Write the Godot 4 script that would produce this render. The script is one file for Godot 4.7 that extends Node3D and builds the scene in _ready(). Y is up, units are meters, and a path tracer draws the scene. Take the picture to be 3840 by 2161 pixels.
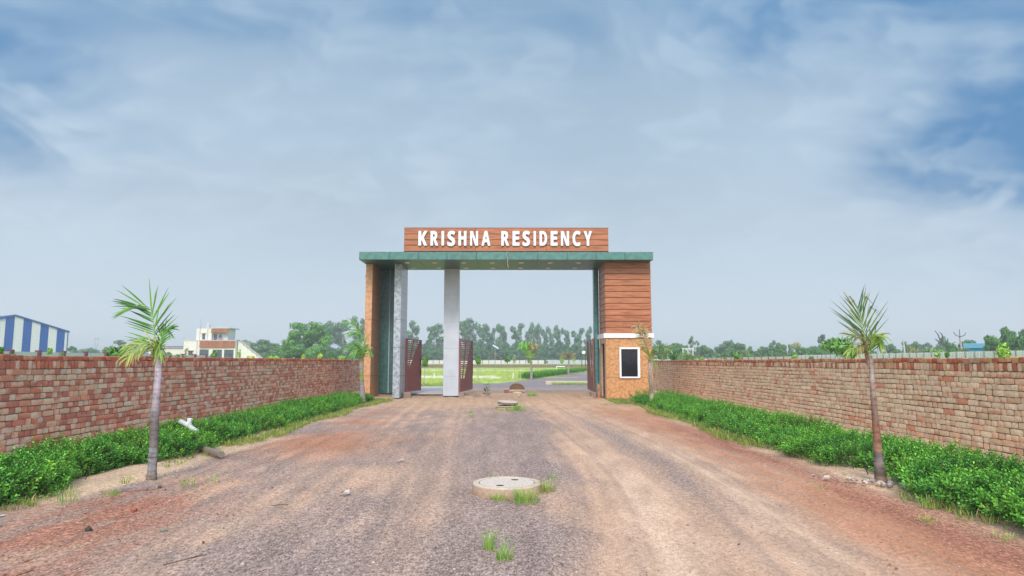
extends Node3D
# A gated plot entrance at the end of a dirt forecourt between two brick walls. Metres, y up, the viewer stands at the origin looking along -z.

# ------------------------------------------------------------------ mesh builder
class MB:
	var v := PackedVector3Array()
	var n := PackedVector3Array()
	var c := PackedColorArray()
	var uv := PackedVector2Array()
	var ix := PackedInt32Array()
	var tint := Color(1, 1, 1)

	func vert(p: Vector3, nn: Vector3, col: Color, t := Vector2.ZERO) -> int:
		v.append(p); n.append(nn); c.append(col); uv.append(t)
		return v.size() - 1

	func face(a: int, b: int, d: int) -> void:   # a, b, d counter-clockwise from outside; stored clockwise
		ix.append(a); ix.append(d); ix.append(b)

	func tri(a: Vector3, b: Vector3, d: Vector3, col = null) -> void:
		var k: Color = tint if col == null else col
		var nn := (b - a).cross(d - a).normalized()
		face(vert(a, nn, k), vert(b, nn, k), vert(d, nn, k))

	func quad(a: Vector3, b: Vector3, d: Vector3, e: Vector3, col = null) -> void:
		var k: Color = tint if col == null else col
		var nn := (b - a).cross(d - a).normalized()
		var i := vert(a, nn, k, Vector2(0, 0))
		vert(b, nn, k, Vector2(1, 0)); vert(d, nn, k, Vector2(1, 1)); vert(e, nn, k, Vector2(0, 1))
		face(i, i + 1, i + 2); face(i, i + 2, i + 3)

	# box between two corners; edges chamfered by bev
	func box(p: Vector3, q: Vector3, bev := 0.0, xf := Transform3D.IDENTITY) -> void:
		var lo := Vector3(minf(p.x, q.x), minf(p.y, q.y), minf(p.z, q.z))
		var hi := Vector3(maxf(p.x, q.x), maxf(p.y, q.y), maxf(p.z, q.z))
		var m := (lo + hi) / 2.0
		var h := (hi - lo) / 2.0
		var b := minf(bev, minf(h.x, minf(h.y, h.z)) * 0.9)
		for ax in 3:
			for s in [-1.0, 1.0]:
				var u := Vector3.ZERO; var w := Vector3.ZERO; var nn := Vector3.ZERO
				nn[ax] = s; u[(ax + 1) % 3] = 1.0; w[(ax + 2) % 3] = s
				var hu := h[(ax + 1) % 3] - b; var hw := h[(ax + 2) % 3] - b
				var o := m + nn * h[ax]
				quad(xf * (o - u * hu - w * hw), xf * (o + u * hu - w * hw), xf * (o + u * hu + w * hw), xf * (o - u * hu + w * hw))
		if b <= 0.0:
			return
		for ax in 3:       # edge strips along axis ax
			var i1 := (ax + 1) % 3; var i2 := (ax + 2) % 3
			for s1 in [-1.0, 1.0]:
				for s2 in [-1.0, 1.0]:
					var along := Vector3.ZERO; along[ax] = h[ax] - b
					var e1 := Vector3.ZERO; e1[i1] = s1 * h[i1]; e1[i2] = s2 * (h[i2] - b)
					var e2 := Vector3.ZERO; e2[i1] = s1 * (h[i1] - b); e2[i2] = s2 * h[i2]
					var a0 := m + e1 - along; var a1 := m + e1 + along; var b1 := m + e2 + along; var b0 := m + e2 - along
					if s1 * s2 > 0: quad(xf * a0, xf * b0, xf * b1, xf * a1)
					else: quad(xf * a0, xf * a1, xf * b1, xf * b0)
		for sx in [-1.0, 1.0]:
			for sy in [-1.0, 1.0]:
				for sz in [-1.0, 1.0]:
					var A := m + Vector3(sx * h.x, sy * (h.y - b), sz * (h.z - b))
					var B := m + Vector3(sx * (h.x - b), sy * h.y, sz * (h.z - b))
					var C := m + Vector3(sx * (h.x - b), sy * (h.y - b), sz * h.z)
					if sx * sy * sz > 0: tri(xf * A, xf * B, xf * C)
					else: tri(xf * A, xf * C, xf * B)

	# smooth tube through pts with radii; cols per point or the tint
	func tube(pts: Array, radii: Array, sides := 8, cols := [], cap := true) -> void:
		var first := v.size()
		var cnt := pts.size()
		var up := Vector3(0.13, 0.31, 0.94).normalized()
		for i in cnt:
			var t: Vector3 = (pts[mini(i + 1, cnt - 1)] - pts[maxi(i - 1, 0)]).normalized()
			var side := t.cross(up)
			if side.length() < 0.1: side = t.cross(Vector3(1, 0, 0))
			side = side.normalized()
			var w := t.cross(side).normalized()
			for k in sides:
				var a := TAU * k / sides
				var d := side * cos(a) + w * sin(a)
				vert(pts[i] + d * radii[i], d, tint if cols.is_empty() else cols[i], Vector2(float(k) / sides, float(i) / cnt))
		for i in cnt - 1:
			for k in sides:
				var a := first + i * sides + k
				var b := first + i * sides + (k + 1) % sides
				face(a, b, b + sides); face(a, b + sides, a + sides)
		if cap:
			for e in [0, cnt - 1]:
				var t: Vector3 = (pts[cnt - 1] - pts[cnt - 2]).normalized() if e > 0 else (pts[0] - pts[1]).normalized()
				var col: Color = tint if cols.is_empty() else cols[e]
				var ctr := vert(pts[e], t, col)
				var ring := []
				for k in sides: ring.append(vert(v[first + e * sides + k], t, col))
				for k in sides:
					if e > 0: face(ctr, ring[k], ring[(k + 1) % sides])
					else: face(ctr, ring[(k + 1) % sides], ring[k])

	# surface of revolution round y: profile of Vector2(radius, height)
	func lathe(prof: Array, sides: int, at := Vector3.ZERO, cols := []) -> void:
		for i in prof.size() - 1:
			var d: Vector2 = prof[i + 1] - prof[i]
			var nn2 := Vector2(d.y, -d.x).normalized()
			var first := v.size()
			for k in sides + 1:
				var a := TAU * k / sides
				var r := Vector3(cos(a), 0, sin(a))
				var nn := r * nn2.x + Vector3(0, nn2.y, 0)
				for j in 2:
					var q: Vector2 = prof[i + j]
					vert(at + r * q.x + Vector3(0, q.y, 0), nn, tint if cols.is_empty() else cols[i + j])
			for k in sides:
				var a := first + k * 2
				face(a, a + 1, a + 3); face(a, a + 3, a + 2)

	func append(o: MB, xf: Transform3D, mul := Color(1, 1, 1)) -> void:
		var first := v.size()
		for i in o.v.size():
			v.append(xf * o.v[i]); n.append((xf.basis * o.n[i]).normalized()); c.append(o.c[i] * mul); uv.append(o.uv[i])
		for i in o.ix: ix.append(first + i)

	func mesh() -> ArrayMesh:
		var a := []
		a.resize(Mesh.ARRAY_MAX)
		a[Mesh.ARRAY_VERTEX] = v; a[Mesh.ARRAY_NORMAL] = n; a[Mesh.ARRAY_COLOR] = c; a[Mesh.ARRAY_TEX_UV] = uv; a[Mesh.ARRAY_INDEX] = ix
		var m := ArrayMesh.new()
		m.add_surface_from_arrays(Mesh.PRIMITIVE_TRIANGLES, a)
		return m

# ------------------------------------------------------------------ naming and tagging
var used := {}
var rng := RandomNumberGenerator.new()
var M := {}

func numbered(parent: Node, called: String) -> String:
	var key := str(parent.get_instance_id()) + "/" + called
	var k: int = used.get(key, 0)
	used[key] = k + 1
	return called if k == 0 else "%s_%03d" % [called, k]

func tag(o: Node, label := "", category := "", group := "", kind := "") -> Node:
	if label: o.set_meta("label", label)
	if category: o.set_meta("category", category)
	if group: o.set_meta("group", group)
	if kind: o.set_meta("kind", kind)
	return o

func put(called: String, m, mat: Material, parent: Node = self, at := Vector3.ZERO) -> MeshInstance3D:
	var o := MeshInstance3D.new()
	o.name = numbered(parent, called)
	o.mesh = m.mesh() if m is MB else m
	o.material_override = mat
	o.position = at
	o.cast_shadow = GeometryInstance3D.SHADOW_CASTING_SETTING_ON
	parent.add_child(o, true)
	return o

func thing(called: String, label: String, category: String, at := Vector3.ZERO, group := "") -> Node3D:
	var o := Node3D.new()
	o.name = numbered(self, called)
	o.position = at
	add_child(o, true)
	tag(o, label, category, group)
	return o

func part(called: String, parent: Node, at := Vector3.ZERO) -> Node3D:   # a part that only holds sub-parts
	var o := Node3D.new()
	o.name = numbered(parent, called)
	o.position = at
	parent.add_child(o, true)
	return o

func dup(src: Node3D, called: String, at: Vector3, turn: float, size: Vector3, label: String, group := "") -> Node3D:
	var o: Node3D = src.duplicate()
	o.name = numbered(self, called)
	add_child(o, true)
	o.position = at; o.rotation.y = turn; o.scale = size
	o.set_meta("label", label)
	if group: o.set_meta("group", group)
	return o

func scatter(called: String, m: Mesh, mat: Material, xfs: Array, cols: Array, parent: Node = self) -> MultiMeshInstance3D:
	var mm := MultiMesh.new()
	mm.transform_format = MultiMesh.TRANSFORM_3D
	mm.use_colors = true
	mm.mesh = m
	mm.instance_count = xfs.size()
	for i in xfs.size():
		mm.set_instance_transform(i, xfs[i])
		mm.set_instance_color(i, cols[i])
	var o := MultiMeshInstance3D.new()
	o.name = numbered(parent, called)
	o.multimesh = mm
	o.material_override = mat
	parent.add_child(o, true)
	o.set_meta("kind", "stuff")
	return o

func rgb(r: float, g: float, b: float) -> Color:      # sRGB 0..255 to linear, for vertex colours
	return Color(r / 255.0, g / 255.0, b / 255.0).srgb_to_linear()

func lin(r: float, g: float, b: float) -> Color:      # linear value as an sRGB colour, for albedo_color
	return Color(r, g, b).linear_to_srgb()

func rf(a: float, b: float) -> float:
	return rng.randf_range(a, b)

func noise(sd: int, freq: float, oct := 4) -> FastNoiseLite:
	var f := FastNoiseLite.new()
	f.seed = sd; f.frequency = freq; f.fractal_octaves = oct
	f.noise_type = FastNoiseLite.TYPE_SIMPLEX_SMOOTH
	f.fractal_type = FastNoiseLite.FRACTAL_FBM if oct > 1 else FastNoiseLite.FRACTAL_NONE
	return f

# tiling texture: noise through a ramp of sRGB colours
func ramp_tex(size: int, sd: int, freq: float, oct: int, cols: Array, squash := 1) -> ImageTexture:
	var im := noise(sd, freq, oct).get_seamless_image(size / squash, size)
	if squash > 1: im.resize(size, size, Image.INTERPOLATE_CUBIC)
	im.convert(Image.FORMAT_L8)
	var d := im.get_data()
	var lut := []
	for i in 256:
		var t := i / 255.0 * (cols.size() - 1)
		var k := mini(int(t), cols.size() - 2)
		lut.append((cols[k] as Color).lerp(cols[k + 1], t - k))
	var out := PackedByteArray()
	out.resize(size * size * 3)
	for i in size * size:
		var col: Color = lut[d[i]]
		out[i * 3] = int(col.r8); out[i * 3 + 1] = int(col.g8); out[i * 3 + 2] = int(col.b8)
	return ImageTexture.create_from_image(Image.create_from_data(size, size, false, Image.FORMAT_RGB8, out))

func normal_tex(size: int, sd: int, freq: float, oct: int, strength: float) -> ImageTexture:
	var im := noise(sd, freq, oct).get_seamless_image(size, size)
	im.convert(Image.FORMAT_RGB8)
	im.bump_map_to_normal_map(strength)
	return ImageTexture.create_from_image(im)

func mat(called: String, col: Color, rough := 0.9, tex: Texture2D = null, scale := 1.0, nrm: Texture2D = null, nstr := 1.0) -> StandardMaterial3D:
	var m := StandardMaterial3D.new()
	m.resource_name = called
	m.albedo_color = col
	m.roughness = rough
	m.vertex_color_use_as_albedo = true
	if tex or nrm:
		m.uv1_triplanar = true; m.uv1_world_triplanar = true
		m.uv1_scale = Vector3.ONE * scale
	if tex: m.albedo_texture = tex
	if nrm:
		m.normal_enabled = true; m.normal_texture = nrm; m.normal_scale = nstr
	M[called] = m
	return m

func _ready() -> void:
	rng.seed = 4711
	# --- camera
	var cam := Camera3D.new()
	cam.name = "camera"
	cam.fov = 46.77
	cam.position = Vector3(0, 1.45, 0)
	cam.rotation = Vector3(deg_to_rad(6.312), deg_to_rad(-0.273), 0)
	cam.near = 0.05; cam.far = 6000.0
	add_child(cam)
	cam.current = true
	# --- sky
	var env := Environment.new()
	env.background_mode = Environment.BG_SKY
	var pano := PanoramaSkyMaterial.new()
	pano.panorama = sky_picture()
	var sky := Sky.new()
	sky.sky_material = pano
	env.sky = sky
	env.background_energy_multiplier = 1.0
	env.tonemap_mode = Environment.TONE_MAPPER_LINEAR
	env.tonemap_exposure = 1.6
	env.sdfgi_enabled = true; env.ssao_enabled = true; env.ssil_enabled = true
	env.fog_enabled = true
	env.fog_density = 0.0013
	env.fog_light_color = Color(0.94, 0.97, 1.0)
	var we := WorldEnvironment.new()
	we.name = "environment"
	we.environment = env
	add_child(we)
	# --- veiled sun, behind and to the left of the viewer
	var sun := DirectionalLight3D.new()
	sun.name = "sun"
	sun.light_energy = 0.45
	sun.light_color = Color(1.0, 0.97, 0.93)
	sun.light_angular_distance = 14.0
	sun.shadow_enabled = true
	add_child(sun)
	sun.look_at_from_position(Vector3.ZERO, Vector3(0.05, -0.642, -0.765))

	make_materials()
	# --- the large structure
	build_ground()
	build_road()
	brick_wall("brick_wall", -7.27, 1.0, true, "long red brick boundary wall with rowlock top, on the side of the blue and white warehouse")
	brick_wall("brick_wall", 7.2, -1.0, false, "long pale buff brick boundary wall with red top course, running to the guard booth")
	build_gate()
	build_fences()
	build_house()
	build_warehouse()
	build_far_things()
	build_trees()
	# --- planting and objects
	build_hedges()
	build_palms()
	build_saplings()
	build_manholes()
	build_small_things()

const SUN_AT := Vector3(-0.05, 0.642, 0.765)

func sky_picture() -> ImageTexture:
	var W := 2048
	var Hh := 1024
	var d := PackedFloat32Array()
	d.resize(W * Hh * 3)
	var broad := noise(11, 1.15, 3)
	var mid := noise(27, 2.6, 4)
	var fine := noise(43, 6.5, 5)
	var earth := Vector3(0.33, 0.32, 0.28)
	var blue := Vector3(0.033, 0.143, 0.31)
	for y in Hh:
		var el := (0.5 - (y + 0.5) / Hh) * PI
		for x in W:
			var i := (y * W + x) * 3
			if el < -0.02:
				d[i] = earth.x; d[i + 1] = earth.y; d[i + 2] = earth.z
				continue
			var az := wrapf((x + 0.5) / W * TAU, -PI, PI)
			var se := sin(maxf(el, 0.0)); var ce := cos(el)
			# a flat cloud deck seen from below: streaks grow finer towards the horizon
			var k := 1.0 / (se + 0.28)
			var p := Vector3(sin(az) * ce * k, 0.0, -cos(az) * ce * k)
			var a := broad.get_noise_3d(p.x, 3.1, p.z)
			var b := mid.get_noise_3d(p.x + a * 0.5, 7.7, p.z)
			var f := fine.get_noise_3d(p.x + b * 0.25, 1.3, p.z * 1.3)
			var e := rad_to_deg(el)
			var ad := rad_to_deg(az)
			# haze at the horizon, thin veil higher up
			var t := clampf(e / 34.0, 0.0, 1.0)
			var veil := Vector3(0.452, 0.512, 0.558).lerp(Vector3(0.145, 0.246, 0.362), pow(t, 0.8))
			var shade := clampf(a * 1.5 + b * 0.7, -1.0, 1.0)
			veil *= 1.0 + (0.05 * shade + 0.03 * f) * smoothstep(2.0, 16.0, e)
			# broken cover: the gap in the veil to the north-east, small rents elsewhere
			var gap := 1.7 * bump2(ad, e, 41.5, 15.5, 10.5, 6.6) + 0.42 * smoothstep(20.0, 32.0, e) + 0.85 * bump2(ad, e, 23.0, 26.0, 6.5, 3.6) + 0.8 * bump2(ad, e, 36.0, 25.5, 9.0, 3.5)
			gap += 0.36 * bump2(ad, e, -24.0, 27.0, 7.0, 2.6) + 0.30 * bump2(ad, e, -12.5, 29.5, 7.0, 2.2) + 0.48 * bump2(ad, e, -42.0, 21.0, 12.0, 7.5)
			gap += 0.80 * bump2(ad, e, 45.0, 8.5, 14.0, 8.0) + 0.50 * bump2(ad, e, -47.0, 14.0, 18.0, 12.0) + 0.16 * bump2(ad, e, -7.0, 23.5, 4.0, 2.0)
			gap += smoothstep(0.12, 0.5, -a) * smoothstep(18.0, 38.0, e) * 0.7 * (1.0 - smoothstep(-0.2, 0.4, SUN_AT.dot(Vector3(sin(az) * ce, se, -cos(az) * ce))))
			gap *= lerpf(0.36, 1.0, smoothstep(9.5, 15.0, e))
			var puff := clampf(b * 1.6 + f * 1.0, -1.0, 1.0)
			var open := smoothstep(0.0, 1.35, gap * (1.0 - 0.42 * puff)) * 0.86
			# the veil glows round the hidden sun; wide part added to brighten the walls
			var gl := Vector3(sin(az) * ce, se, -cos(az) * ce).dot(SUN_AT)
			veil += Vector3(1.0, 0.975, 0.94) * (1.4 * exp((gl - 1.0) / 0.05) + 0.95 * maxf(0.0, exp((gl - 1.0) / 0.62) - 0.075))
			var cloud := veil + Vector3(0.028, 0.026, 0.02) * maxf(puff, 0.0) * smoothstep(6.0, 18.0, e)
			var col := cloud.lerp(blue, open)
			d[i] = col.x; d[i + 1] = col.y; d[i + 2] = col.z
	return ImageTexture.create_from_image(Image.create_from_data(W, Hh, false, Image.FORMAT_RGBF, d.to_byte_array()))

func bump2(x: float, y: float, cx: float, cy: float, rx: float, ry: float) -> float:
	return exp(-((x - cx) / rx) * ((x - cx) / rx) - ((y - cy) / ry) * ((y - cy) / ry))

func make_materials() -> void:
	var grain := ramp_tex(512, 5, 0.02, 5, [Color(0.80, 0.80, 0.80), Color(0.97, 0.97, 0.97), Color(1, 1, 1)])
	var bump := normal_tex(512, 9, 0.03, 5, 6.0)
	var w := Color(1, 1, 1)
	mat("brick", w, 0.95, grain, 2.2, bump, 0.7)
	mat("mortar", lin(0.20, 0.155, 0.115), 1.0, grain, 1.5, bump, 0.8)
	mat("plain", w, 0.75, grain, 0.9)
	mat("concrete", w, 0.92, grain, 1.3, bump, 0.6)
	mat("white_panel", lin(0.52, 0.565, 0.63), 0.35, ramp_tex(256, 61, 0.012, 3, [Color(0.93, 0.93, 0.94), Color(1, 1, 1)]), 0.4)
	mat("white_paint", lin(0.78, 0.79, 0.82), 0.5)
	mat("letter_white", lin(0.70, 0.71, 0.77), 0.35)
	mat("tan_panel", w, 0.42, ramp_tex(512, 71, 0.016, 6, [Color(0.60, 0.44, 0.32), Color(0.73, 0.535, 0.39), Color(0.78, 0.58, 0.43), Color(0.81, 0.62, 0.475)]), 0.6)
	mat("ochre_panel", w, 0.45, ramp_tex(512, 73, 0.017, 5, [Color(0.50, 0.36, 0.24), Color(0.69, 0.495, 0.32), Color(0.77, 0.565, 0.37), Color(0.81, 0.62, 0.43)]), 0.8)
	mat("sky_sheen_tan", lin(0.60, 0.42, 0.29), 0.5, grain, 0.7)  # booth side wall: sky sheen is put into this lighter colour
	mat("grey_marble", w, 0.3, ramp_tex(512, 75, 0.018, 6, [Color(0.44, 0.46, 0.50), Color(0.57, 0.60, 0.64), Color(0.665, 0.695, 0.735), Color(0.74, 0.765, 0.80)]), 0.7)
	mat("deep_green", w, 0.3, ramp_tex(512, 77, 0.014, 5, [Color(0.18, 0.31, 0.31), Color(0.25, 0.41, 0.40), Color(0.28, 0.45, 0.44)]), 0.6)
	mat("teal_panel", w, 0.38, ramp_tex(512, 79, 0.013, 6, [Color(0.27, 0.39, 0.375), Color(0.285, 0.46, 0.44), Color(0.305, 0.50, 0.48), Color(0.325, 0.53, 0.51)]), 0.6)
	mat("wood", w, 0.45, ramp_tex(512, 81, 0.02, 5, [Color(0.51, 0.295, 0.195), Color(0.645, 0.39, 0.255), Color(0.69, 0.43, 0.285), Color(0.73, 0.475, 0.335)], 8), 0.8)
	# knots in the boards
	var wim: Image = (M.wood.albedo_texture as ImageTexture).get_image()
	for k in 15:
		var kx := rng.randi() % 512; var ky := rng.randi() % 512
		for dy in range(-9, 10):
			for dx in range(-16, 17):
				var q := exp(-(dx * dx) / 60.0 - (dy * dy) / 16.0) * 0.55
				var xx := posmod(kx + dx, 512); var yy := posmod(ky + dy, 512)
				wim.set_pixel(xx, yy, wim.get_pixel(xx, yy).lerp(Color(0.22, 0.12, 0.08), q))
	M.wood.albedo_texture = ImageTexture.create_from_image(wim)
	mat("dark_gap", lin(0.02, 0.02, 0.02), 0.9)
	mat("dark_room_pane", lin(0.006, 0.007, 0.012), 0.12)  # near-black colour stands in for the dark room behind the booth window
	mat("gate_red", lin(0.26, 0.085, 0.08), 0.5, grain, 0.6)
	mat("bark", w, 0.9, ramp_tex(256, 91, 0.03, 5, [Color(0.62, 0.6, 0.6), Color(0.95, 0.95, 0.95), Color(1, 1, 1)], 4), 2.0, bump, 0.7)
	var leaf := mat("leaf", w, 0.5)
	leaf.backlight_enabled = true; leaf.backlight = Color(0.35, 0.45, 0.15)
	var far_leaf := mat("far_leaf", w, 0.7)
	far_leaf.backlight_enabled = true; far_leaf.backlight = Color(0.25, 0.3, 0.15)
	mat("grass_sheet", w, 1.0, ramp_tex(512, 93, 0.02, 6, [Color(0.62, 0.66, 0.5), Color(0.85, 0.9, 0.7), Color(1, 1, 0.92)]), 0.09)
	mat("earth", w, 1.0, grain, 0.25, bump, 0.6)
	var g := mat("window_glass", lin(0.03, 0.055, 0.065), 0.06)
	g.metallic_specular = 0.8
	mat("sheet_metal", w, 0.45, grain, 0.5)
	mat("plastic", w, 0.35)

# ------------------------------------------------------------------ ground and road
func build_ground() -> void:
	# one sheet to the horizon, with the raised bank that closes the field
	var b := MB.new()
	var xs := [-2600.0, -900.0, -300.0, -120.0, -60.0, -47.0, -30.0, -12.0, 0.0, 12.0, 30.0, 48.0, 60.0, 120.0, 300.0, 900.0, 2600.0]
	var zs := [60.0, 10.0, 0.0, -10.0, -20.0, -33.0, -50.0, -80.0, -120.0, -159.0, -161.5, -190.0, -235.0, -300.0, -500.0, -1100.0, -3000.0]
	var nz := noise(3, 0.02, 3)
	for j in zs.size() - 1:
		for i in xs.size() - 1:
			var q := []
			for o in [[0, 0], [1, 0], [1, 1], [0, 1]]:
				var x: float = xs[i + o[0]]; var z: float = zs[j + o[1]]
				var y := -0.07
				if z < -160.0 and absf(x) < 60.0: y = 0.72
				q.append(Vector3(x, y, z))
			var green := rgb(176, 196, 116)
			var cx: float = (xs[i] + xs[i + 1]) / 2; var cz: float = (zs[j] + zs[j + 1]) / 2
			var col := green.lerp(rgb(172, 160, 112), clampf(0.25 + nz.get_noise_2d(cx, cz), 0, 0.5))
			if j == 9: col = rgb(140, 116, 84)
			b.quad(q[0], q[1], q[2], q[3], col)
	tag(put("ground", b, M.grass_sheet), "grassy earth ground stretching to the horizon around the plots", "ground", "", "structure")
	# plot field inside the gate: uneven grass between the kerb lines
	var f := MB.new()
	var n1 := noise(19, 0.06, 4)
	for iz in 64:
		for ix in 30:
			var q := []
			var k := []
			for o in [[0, 0], [1, 0], [1, 1], [0, 1]]:
				var x: float = -46.0 + (ix + o[0]) * 93.0 / 30.0
				var z: float = -48.5 - pow((iz + o[1]) / 64.0, 1.5) * 110.0
				q.append(Vector3(x, -0.12 if iz + o[1] == 0 else 0.02 + 0.10 * n1.get_noise_2d(x * 3, z * 3), z))
				k.append(rgb(176, 202, 118).lerp(rgb(206, 212, 146), clampf(0.4 + 1.3 * n1.get_noise_2d(x, z * 1.7), 0, 1)))
			var i0 := f.vert(q[0], Vector3.UP, k[0]); f.vert(q[1], Vector3.UP, k[1]); f.vert(q[2], Vector3.UP, k[2]); f.vert(q[3], Vector3.UP, k[3])
			f.face(i0, i0 + 1, i0 + 2); f.face(i0, i0 + 2, i0 + 3)
	tag(put("field", f, M.grass_sheet), "bright yellow green meadow plots seen through the gate", "field", "", "structure")

func smooth_blob(x: float, z: float, cx: float, cz: float, rx: float, rz: float) -> float:
	var q := ((x - cx) / rx) * ((x - cx) / rx) + ((z - cz) / rz) * ((z - cz) / rz)
	return exp(-q)

const RX0 := -7.4
const RX1 := 7.4
const RZ0 := 4.0
const RZ1 := -34.0

func track_x(z: float) -> float:        # middle of the main wheel track
	return lerpf(2.05, 1.25, smoothstep(-9.0, -27.0, z)) if z < -9.0 else lerpf(2.05, 1.7, smoothstep(-9.0, -2.0, z))

func road_height(x: float, z: float, na: FastNoiseLite) -> float:
	var h := 0.012 * na.get_noise_2d(x * 9.0, z * 3.0) + 0.02 * na.get_noise_2d(x * 2.0 + 50.0, z * 1.2)
	var u := x - track_x(z)
	for o in [-1.05, -0.7, 0.75, 1.05]: h -= 0.034 * exp(-pow((u - o) / 0.12, 2.0))
	for o in [-0.88, 0.0, 0.9, 1.3]: h += 0.022 * exp(-pow((u - o) / 0.14, 2.0))
	h -= 0.016 * exp(-pow((x + 2.7 - 0.06 * (z + 12.0)) / 0.16, 2.0)) + 0.016 * exp(-pow((x + 1.1 - 0.06 * (z + 12.0)) / 0.16, 2.0))
	h += 0.05 * smoothstep(4.25, 5.0, absf(x))
	return h

func build_road() -> void:
	var na := noise(101, 0.35, 4)
	var nb := noise(103, 0.12, 4)
	# colour of dust, gravel, brick powder and sand at 5 cm, in sRGB
	var CW := 296; var CH := 760
	var coarse := Image.create(CW, CH, false, Image.FORMAT_RGB8)
	var rough := PackedByteArray(); rough.resize(CW * CH)
	var gravel := Vector3(0.615, 0.55, 0.53)
	var dirt := Vector3(0.785, 0.66, 0.57)
	var pale := Vector3(0.84, 0.735, 0.645)
	var orange := Vector3(0.735, 0.53, 0.42)
	var red := Vector3(0.635, 0.44, 0.37)
	var sand := Vector3(0.80, 0.68, 0.55)
	for j in CH:
		var z := RZ0 + (RZ1 - RZ0) * (j + 0.5) / CH
		for i in CW:
			var x := RX0 + (RX1 - RX0) * (i + 0.5) / CW
			var w1 := na.get_noise_2d(x * 2.2, z * 0.9)
			var w2 := nb.get_noise_2d(x * 3.0 + 9.0, z * 2.0)
			var w3 := na.get_noise_2d(x * 7.0, z * 2.2 + 40.0)
			var us := x - track_x(z)
			var sk := na.get_noise_2d(us * 13.0, z * 0.22 + 90.0)          # long streaks left by wheels
			var sl := na.get_noise_2d((x - 0.055 * (z + 10.0)) * 10.0, z * 0.25 + 150.0)
			var c := gravel
			var gl := 1.0
			# left half: gravel with dust drifts
			var a := clampf(0.42 + 0.9 * w1 + 0.6 * w2 + 0.3 * w3, 0.0, 0.85) * (0.22 + 0.78 * smoothstep(0.0, -2.2, x))
			a = maxf(a, 0.75 * exp(-pow((x + 1.05 - 0.055 * (z + 10.0) + 0.3 * w1) / 0.38, 2.0)) * (0.7 + 0.5 * w2))
			a = maxf(a, (0.62 + w2) * exp(-pow((x + 2.7 - 0.05 * (z + 10.0) + 0.3 * w1) / 0.75, 2.0)))
			c = c.lerp(dirt, clampf(a * (0.95 + 0.5 * sl), 0, 1)); gl -= 0.6 * clampf(a, 0, 1)
			# main track on the right
			var u := x - track_x(z)
			var edge := lerpf(-1.35, -0.55, smoothstep(-6.0, -24.0, z))
			var t := smoothstep(edge - 0.35, edge + 0.35, u + 0.45 * w1) * smoothstep(3.2, 2.4, u)
			c = c.lerp(dirt, clampf(t * (0.90 + 0.42 * sk), 0, 1)); gl = lerpf(gl, 0.28, t)
			var band := maxf(exp(-pow((u + 0.62 + 0.15 * w1) / 0.30, 2.0)), exp(-pow((u - 0.62 + 0.15 * w1) / 0.34, 2.0)))
			c = c.lerp(pale, clampf(band * (0.55 + 0.75 * sk + 0.4 * w3) * smoothstep(-17.0, -7.0, z), 0, 0.8))
			# gravel spine between the wheels, further up the track
			var sp := exp(-pow((u - 0.12 + 0.12 * w1) / 0.24, 2.0)) * smoothstep(-5.5, -9.0, z) * smoothstep(-21.0, -13.0, z)
			c = c.lerp(gravel * 0.98, clampf(sp * (0.8 + 0.8 * w3 + 0.5 * sk), 0, 0.9)); gl = lerpf(gl, 1.0, sp)
			# rusty outer side
			var og := smoothstep(0.5, 1.6, u + 0.4 * w1) * smoothstep(4.5, 4.0, x + 0.2 * w2)
			c = c.lerp(orange, clampf(og * (0.74 + 0.5 * w2 + 0.6 * sk), 0, 0.92)); 
			var rd := smoothstep(3.3, 3.9, x + 0.35 * w2) * smoothstep(4.45, 4.15, x + 0.1 * w1) * smoothstep(-19.0, -12.0, z)
			c = c.lerp(red, clampf(rd * (0.75 + w1 + 0.6 * sk), 0, 0.85)); gl = lerpf(gl, 0.9, rd)
			# brick powder on the left
			var p1 := smooth_blob(x, z, -3.0, -12.2, 1.25, 1.7) * (0.75 + 0.9 * w2)
			c = c.lerp(orange * 0.97, clampf(p1, 0, 0.85))
			var p2 := smoothstep(-2.6, -3.7, x + 0.5 * w1) * smoothstep(-9.0, -6.0, z + w2) * (0.85 + 0.8 * w2)
			c = c.lerp(red, clampf(p2 * (0.75 + w3), 0, 0.8)); gl = lerpf(gl, 0.95, clampf(p2, 0, 1))
			var p3 := smooth_blob(x, z, -3.6, -16.0, 0.7, 5.0) * (0.4 + w1)
			c = c.lerp(red * 1.1, clampf(p3, 0, 0.6))
			# dust carried across in front of the gate
			var gt := smoothstep(-18.0, -24.0, z + 2.2 * w1) * (0.85 + 0.6 * w2)
			c = c.lerp(sand.lerp(dirt, 0.45), clampf(gt, 0, 0.95)); gl = lerpf(gl, 0.35, clampf(gt, 0, 1))
			# sandy verges under the walls
			var vg := smoothstep(4.05, 4.5, absf(x + 0.15) + 0.25 * w1)
			var vleft := 1.0 if x > 0.0 else smoothstep(-15.0, -10.5, z) * smoothstep(-6.6, -7.6, z) + 0.35
			c = c.lerp(Vector3(0.84, 0.73, 0.62), clampf(vg * vleft, 0, 0.92)); gl = lerpf(gl, 0.45, vg)
			c *= 1.0 + 0.08 * w3 + 0.055 * (sk if x > 0.3 else sl)
			coarse.set_pixel(i, j, Color(c.x, c.y, c.z))
			rough[j * CW + i] = int(clampf(gl, 0, 1) * 255)
	var S := 2048
	coarse.resize(S, S, Image.INTERPOLATE_CUBIC)
	var gim := Image.create_from_data(CW, CH, false, Image.FORMAT_L8, rough)
	gim.resize(S, S, Image.INTERPOLATE_BILINEAR)
	var n1 := noise(201, 0.40, 2).get_image(S, S * 2); n1.convert(Image.FORMAT_L8); n1.resize(S, S, Image.INTERPOLATE_NEAREST)
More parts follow.
